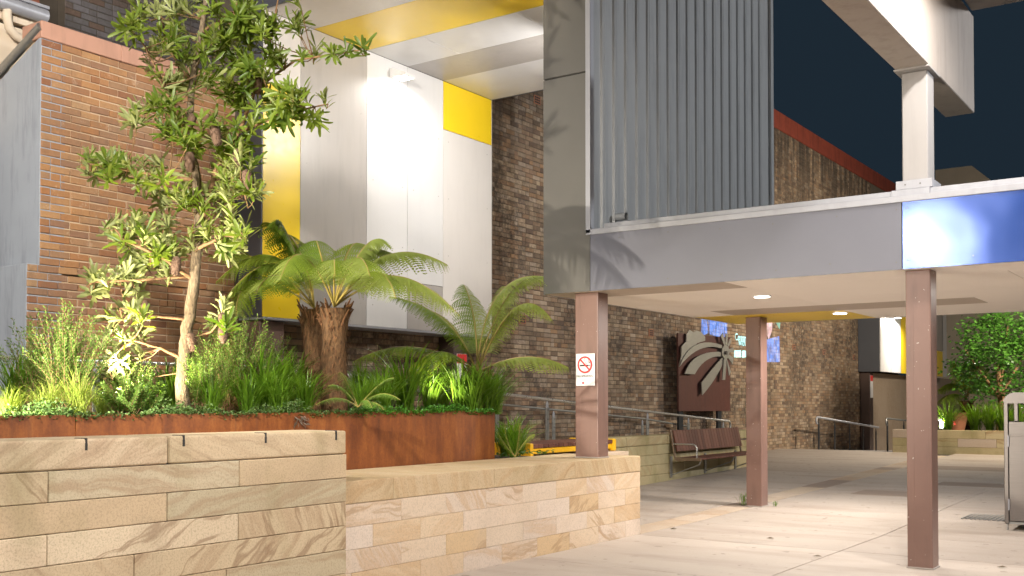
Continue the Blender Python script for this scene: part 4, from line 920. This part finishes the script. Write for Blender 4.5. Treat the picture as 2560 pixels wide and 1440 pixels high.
# ---- sculpture
SC = thing('wall_sculpture', 'rust red steel panel with cut steel cloud, furrows and windmill on the sooty wall', 'sculpture', (-10.4, 22.8, .3))
XSC = -10.4
def sp(x, y, dx=0): v = on('x', XSC+dx, 1660+x/5.144, 780+y/5.144); return v
def plate(pts, dx, th, m, name, par=SC): return MB().prism([sp(x, y, dx) for x, y in pts], (th, 0, 0)).build(name, M[m], par)
plate([(160,270),(830,330),(832,1272),(170,1275)], 0, .04, 'artplate', 'backing_plate')
for y in (21.5, 23.6): bx('support_post', M['black'], SC, XSC-.06, XSC-.01, y-.02, y+.2, gz(y), 1.5)
cl = []
for (cx_, cy_, r, a0, a1) in ((270, 640, 70, 170, 250), (290, 470, 75, 150, 265), (320, 330, 100, 150, 300), (440, 300, 90, 215, 330), (500, 360, 75, 260, 360)):
    for k in range(7): a = math.radians(a0+(a1-a0)*k/6); cl.append((cx_+r*math.cos(a), cy_+r*math.sin(a)))
def arc(pts, n=10):
    a, b, c = [Vector((p[0], p[1], 0)) for p in pts]; return [(p.x, p.y) for p in bez(a, b*2-a*.5-c*.5, c, n)]
plate([(190,705),(215,560),(218,440),(280,375),(278,290),(320,228),(370,262),(410,238),(470,262),(520,320),(520,370),(420,400),(320,490)], .09, .02, 'artsteel', 'cloud_shape')
plate(arc([(190,705),(400,425),(735,425)])+arc([(740,470),(450,480),(190,705)]), .12, .018, 'artsteel', 'furrow_shape')
plate(arc([(258,795),(430,570),(745,515)])+arc([(745,570),(540,620),(388,800)]), .12, .018, 'artsteel', 'furrow_shape')
plate(arc([(475,910),(640,700),(745,585)])+arc([(780,600),(650,850),(483,1072)]), .12, .018, 'artsteel', 'furrow_shape')
hub = [(785+48*math.cos(a*.349), 515+90*math.sin(a*.349)) for a in range(18)]
plate(hub, .15, .02, 'artsteel', 'windmill_hub')
for bl in ([(770,440),(722,310),(750,268),(785,420)], [(782,420),(790,275),(812,280),(808,425)], [(808,430),(835,345),(858,370),(825,450)], [(825,480),(885,458),(888,520),(825,515)], [(815,540),(885,590),(877,678),(808,580)], [(798,590),(852,770),(828,820),(800,640)], [(765,600),(800,600),(778,873),(742,873)]):
    plate(bl, .155, .018, 'artsteel', 'windmill_blade')
h = sp(785, 525, .18); MB().tube([h, h+Vector((.05,0,0))], .045, 12).build('hub_bolt', M['steel'], SC)
# ---- picture thrown on the wall by a projector
PJ = thing('projected_picture', 'blue projected picture and cyan writing glowing on the sooty wall', 'projection', (-10.7, 25, 2.5))
XJ = -10.735
def film(pts, m, name): MB().add([on('x', XJ, x, y) for x, y in pts], [tuple(range(len(pts)))]).build(name, M[m], PJ, fix=False)
film([(1754, 796), (1766, 797), (1772, 832), (1760, 838), (1753, 830)], 'film_blue', 'blue_figure'); film([(1768, 798), (1818, 808), (1818, 850), (1775, 836)], 'film_blue', 'blue_figure')
film([(1912, 806), (1932, 806), (1930, 828), (1922, 848), (1914, 830)], 'film_pink', 'pink_figure'); film([(1940, 806), (1951, 806), (1949, 824)], 'film_mint', 'mint_figure')
film([(1912, 850), (1948, 840), (1950, 905), (1912, 905)], 'film_blue', 'blue_figure'); film([(1836, 876), (1852, 876), (1852, 893), (1836, 893)], 'film_text', 'picture_block'); film([(1855, 877), (1868, 877), (1868, 893), (1855, 893)], 'film_text', 'picture_block')
Ry = Matrix.Rotation(math.pi/2, 4, 'Z') @ Rf
p = on('x', XJ, 1837, 850); text_mesh('Community Par', .26, M['film_text'], 'projected_text', PJ, Matrix.Translation((XJ+.004, p.y, p.z)) @ Ry, 'LEFT')
p = on('x', XJ, 1846, 863); text_mesh('with', .26, M['film_text'], 'projected_text', PJ, Matrix.Translation((XJ+.004, p.y, p.z)) @ Ry, 'LEFT'); text_mesh('Ben', .26, M['film_text'], 'projected_text', PJ, Matrix.Translation((XJ+.004, p.y+.58, p.z)) @ Ry, 'LEFT')
# ---- bin enclosure
BN = thing('bin_enclosure', 'stainless steel bin enclosure with curved hood on the paving', 'bin', (-2, 14.2, 0))
bx0, bxe, byf = -2.48, -1.45, 14.2
for x in (bx0, bxe-.05): MB().box(x, x+.05, byf, byf+.06, .1, 1.62).build('corner_post', M['steel'], BN, .006)
for x in (bx0, bxe-.05): MB().box(x, x+.05, byf+.7, byf+.76, .1, 1.62).build('corner_post', M['steel'], BN, .006)
bx('door', M['steel'], BN, bx0+.055, bxe-.055, byf+.004, byf+.028, .14, 1.36, .004)
bx('door_fold', M['steel'], BN, bx0+.07, bxe-.08, byf-.004, byf+.004, 1.18, 1.2, .002)
for zz in (.34, 1.12): bx('hinge', M['flash'], BN, bx0+.04, bx0+.062, byf-.012, byf+.003, zz-.07, zz+.07, .003)
bx('side_panel', M['steel'], BN, bx0+.01, bx0+.03, byf+.06, byf+.7, .14, 1.36); bx('side_panel', M['steel'], BN, bxe-.03, bxe-.01, byf+.06, byf+.7, .14, 1.36)
bx('rear_panel', M['steel'], BN, bx0+.05, bxe-.05, byf+.72, byf+.74, .14, 1.3)
vs = []; nn = 8
for i in range(nn+1):
    a = math.pi/2*i/nn; vs.append((bx0+.14-.14*math.cos(a), 1.6+.12*math.sin(a)))
hp = vs+[(bxe-x+bx0, z) for x, z in reversed(vs)]
MB().prism([(x, byf-.01, z) for x, z in hp]+[(bxe-.03, byf-.01, 1.585), (bx0+.03, byf-.01, 1.585)], (0,.78,0)).build('hood', M['steel'], BN)
bx('base_plate', M['steeld'], BN, bx0+.02, bxe-.02, byf+.02, byf+.74, .1, .13)
for x in (bx0+.02, bxe-.04): bx('foot', M['steeld'], BN, x, x+.02, byf+.01, byf+.03, gz(14.2), .12)
for x in (bx0+.25, bxe-.25): MB().tube([(x-.02, byf+.12, .075), (x+.02, byf+.12, .075)], .055, 14).build('wheel', M['rubber'], BN)
DG = thing('drain_grate', 'steel slotted drain grate set in the paving beside the bin', 'grate', (-2.6, 16, .06))
g0 = on('z', .05, 2400, 1295)
for i in range(15):
    a = g0+Vector((.02+i*.055, .0, 0)); MB().box(a.x, a.x+.022, a.y-.05, a.y+2.2, gz(a.y)+.004, gz(a.y)+.014).build('grate_bar', M['steeld'], DG)
for i, (x, y, lab) in enumerate(((1925, 1346, 'pale leaf'), (2043, 1391, 'dry curled leaf'), (2215, 1292, 'small brown leaf'), (1683, 1322, 'tiny brown leaf'), (2505, 1418, 'lone brown leaf'))):
    p = on('z', .006, x, y); s = .05
    tag(MB().add([p+Vector((-s,0,0)), p+Vector((0,-s*.5,.012)), p+Vector((s,.01,.004)), p+Vector((0,s*.5,.014)), p+Vector((0,0,.002))], [(0,1,4),(1,2,4),(2,3,4),(3,0,4)]).build('fallen_leaf', M['leaf_dry'], fix=False), ('pale leaf fallen on the bright paving', 'dry curled leaf fallen near the front canopy post', 'small brown leaf fallen beyond the front canopy post', 'tiny brown leaf on the sandstone border strip', 'lone brown leaf on the paving below the bin')[i], 'leaf', 'fallen leaves')
wd = strappy_mesh(.2, 26, .008, .7, 77, M['leaf_g'])
for i, (x, y) in enumerate(((1858, 1262), (1938, 1266))):
    p = on('z', .05, x, y); clump('weed', ('grass weed growing against the rear brown post', 'tiny weed in the paving joint right of the rear post')[i], 'weed', p, wd, 'weeds in the paving', (1., .45)[i], i)
sp_ = MB(); r_ = random.Random(3)
t = thing('seedling_patch', 'small dark leaved seedlings on the soil bed beside the canopy post', 'plant', (-7.3, 11, .92))
for i in range(70):
    p = Vector((-7.25-abs(r_.gauss(0,.12)), r_.uniform(10.35, 11.35), .93+r_.random()*.05)); a = r_.uniform(0,6.28); d = Vector((math.cos(a), math.sin(a), .5)); sd = Vector((-d.y, d.x, .1)); sp_.add([p, p+d*.03+sd*.018, p+d*.06, p+d*.03-sd*.018], [(0,1,2,3)])
sp_.build('foliage', M['leaf_t'], t, fix=False)
# ================================================================ far end of the walkway
FP = thing('far_portal', 'distant portal of dark, white and yellow panels at the end of the sooty wall', 'portal', (-10.3, 37, -.1))
XF = -10.0
def fpan(x0, x1, y0, y1, m):
    a = on('x', XF, x0, y1); b = on('x', XF, x1, y0); z0 = a.z; z1 = on('x', XF, x0, y0).z
    MB().box(XF-.03, XF, a.y+.01, b.y-.01, 2.62 if y1 > 925 else z0, 7.2 if y0 < 797 else z1).build('wall_panel', M[m], FP)
ye = on('x', XF, 2202, 900).y
MB().box(-10.74, XF-.03, ye-.03, ye, 2.62, 7.2).build('end_panel', M['dgrey'], FP, .004)
fpan(2202, 2228, 780, 930, 'offwhite'); fpan(2228, 2252, 780, 930, 'white'); fpan(2252, 2300, 780, 930, 'yellow'); fpan(2300, 2357, 870, 936, 'yellow'); fpan(2300, 2357, 780, 868, 'pgrey'); fpan(2357, 2366, 780, 936, 'white')
bx('portal_post', M['postdark'], FP, -10.72, -10.4, ye+.1, ye+.5, -.4, 2.6, .01)
bx('far_bricks', M['brick_far'], FP, -10.72, -10.55, ye+.6, 52, -.5, 2.6)
notice('distant red and white notice on the far dark post', -10.39, ye+.15, 1.75, .75, .3)
fl = thing('wall_lamp', 'distant lamp shining down the far white panels', 'lamp', (XF+.1, ye+1.6, 4.5)); bx('lamp_housing', M['white'], fl, XF, XF+.25, ye+1.5, ye+1.75, 4.5, 4.62); bx('lamp_lens', M['litcool'], fl, XF+.05, XF+.22, ye+1.53, ye+1.72, 4.493, 4.498)
light('far_wall_lamp_light', 'AREA', (XF+.35, ye+1.6, 4.45), 240, (1, .93, .82), fl, shape='DISK', size=.25, aim=(XF+.1, ye+1.2, 0), spread=math.radians(170))
FB = thing('far_building', 'distant beige and maroon brick shop building beyond the stone planter', 'building', (-5, 56, 0))
def fq(m, x0, x1, y0, y1, Y, name, par=FB):
    a = on('y', Y, x0, y1); b = on('y', Y, x1, y0); return MB().box(a.x, b.x, Y, Y+.3, a.z, b.z).build(name, M[m], par)
fq('pale', 2290, 2900, 700, 870, 55, 'upper_wall'); fq('brick_l', 2290, 2900, 870, 925, 55, 'brick_band'); fq('dgrey', 2470, 2900, 700, 810, 54.6, 'grey_sign_band')
fq('offwhite', 2290, 2372, 925, 1100, 55, 'wall_pier'); M['shop'] = emit('lit shop window', (.55, .72, 1.), .9); fq('shop', 2372, 2400, 962, 1050, 54.9, 'shop_window'); fq('render', 2372, 2900, 925, 1100, 55.1, 'shop_front')
M['shop2'] = emit('lit green shop sign', (.2, .75, .4), .9); fq('shop2', 2535, 2600, 960, 972, 54.8, 'shop_sign'); M['shop3'] = emit('lit warm shop window', (1., .72, .3), .8); fq('shop3', 2400, 2560, 1000, 1060, 54.9, 'shop_window')
FW = thing('far_planter_wall', 'distant sandstone planter wall below the round leafy tree', 'planter', (-4, 28.4, .3))
xa = on('y', 28.3, 2231, 1100).x; k = 0
for c in range(3):
    x = xa - (0 if c % 2 else .0); 
    while x < 2.5:
        L = (1.1, 1.6, .9, 1.35)[k % 4]; k += 1; MB().box(x+.003, min(x+L, 2.6)-.003, 28.3, 28.6, .26+c*.21, .468+c*.21-.001).build('stone_block', M['stone_ramp' if (k+c) % 3 else 'stone_floor'], FW, .005); x += L
bx('soil', M['soil'], FW, xa+.1, 2.6, 28.6, 32, .2, .82)
FT = thing('round_tree', 'round dense green tree in the distant stone planter', 'tree', (-3.2, 30.3, .8)); tb = on('y', 30.3, 2500, 1060)
MB().tube([(tb.x, 30.3, .8), (tb.x+.05, 30.3, 1.6), (tb.x-.05, 30.35, 2.6)], [.12, .1, .06], 8).build('trunk', M['twig'], FT)
for dx, dz in ((-.8, 3.0), (.7, 3.1), (.2, 3.6)): MB().tube([(tb.x, 30.3, 1.7), (tb.x+dx, 30.3+dx*.3, dz)], [.05, .02], 6).build('limb', M['twig'], FT)
r_ = random.Random(44); lm = MB(); cl_ = []
for i in range(95):
    while True:
        v = Vector((r_.uniform(-1,1), r_.uniform(-1,1), r_.uniform(-1,1)))
        if .3 < v.length < 1: break
    cl_.append(Vector((tb.x+.15+v.x*1.35, 30.3+v.y*1.2, 2.75+v.z*1.35)))
for c in cl_:
    for k in range(75):
        p = c+Vector((r_.gauss(0,.17), r_.gauss(0,.17), r_.gauss(0,.15))); a = r_.uniform(0,6.28); d = Vector((math.cos(a), math.sin(a), r_.uniform(-.9,.4))).normalized(); sd = d.orthogonal().normalized(); s = r_.uniform(.07,.13)
        lm.add([p, p+d*s*.5+sd*s*.3, p+d*s, p+d*s*.5-sd*s*.3], [(0,1,2,3)])
lm.build('crown', M['leaf_t'], FT, fix=False)
fern('distant tree fern in the far stone planter', 2416, 29.3, .17, 1003, [(2385, 960, 2345, 975, .2), (2440, 950, 2480, 960, .2), (2405, 940, 2385, 905, .3), (2425, 935, 2430, 900, -.4), (2450, 965, 2500, 985, -.3), (2380, 985, 2350, 1010, -.3), (2435, 960, 2465, 925, .5)], 8, .30, zbase=.8)
for i, x in enumerate((2370, 2440, 2475, 2505, 2545)):
    p = on('y', 29.0, x, 1070); clump('grass_clump', ('strappy clump left of the distant tree fern', 'strappy clump right of the distant tree fern', 'strappy clump under the round tree', 'strappy clump beside the round tree trunk', 'strappy clump behind the steel bin in the far planter')[i], 'plant', (p.x, 29.0, .8), SM[i % 3], 'clumps in the far planter', 1.25, i)
PO = thing('plant_pot', 'orange pot with red flowers in the far planter', 'pot', (0, 0, 0)); p = on('y', 30.0, 2388, 1040); PO.location = (p.x, 30, .8)
MB().tube([(p.x, 30, .8), (p.x, 30, 1.28), (p.x, 30, 1.32)], [.22, .33, .35], 16).build('pot_body', M['vent'], PO)
MB().tube([(p.x+.02, 29.6, 1.0), (p.x+.02, 29.6, 1.1)], [.08, .05], 8).build('flower_head', M['signred'], PO)
GPt = thing('grey_post', 'grey steel post with flat top beside the far planter', 'post', (0, 0, .3)); p = on('z', .3, 2356, 1130); GPt.location = p
MB().box(p.x-.06, p.x+.06, p.y-.06, p.y+.06, .28, 1.12).build('post_shaft', M['steeld'], GPt, .01); MB().box(p.x-.25, p.x+.25, p.y-.08, p.y+.08, 1.12, 1.2).build('post_top', M['steeld'], GPt, .01)
light('far_planter_light', 'SPOT', (tb.x-1.2, 29.0, .95), 160, (1, .95, .7), thing('garden_spotlight', 'garden spotlight under the distant round tree', 'lamp', (tb.x-1.2, 29.0, .9)), spot_size=math.radians(110), spot_blend=.5, shadow_soft_size=.05, aim=(tb.x, 30.3, 3))
MB().tube([(tb.x-1.2, 29.0, .8), (tb.x-1.2, 29.0, .92)], .05, 10).build('lamp_body', M['black'], [o for o in bpy.data.objects if o.name.startswith('garden_spotlight') and o.type == 'EMPTY'][-1])
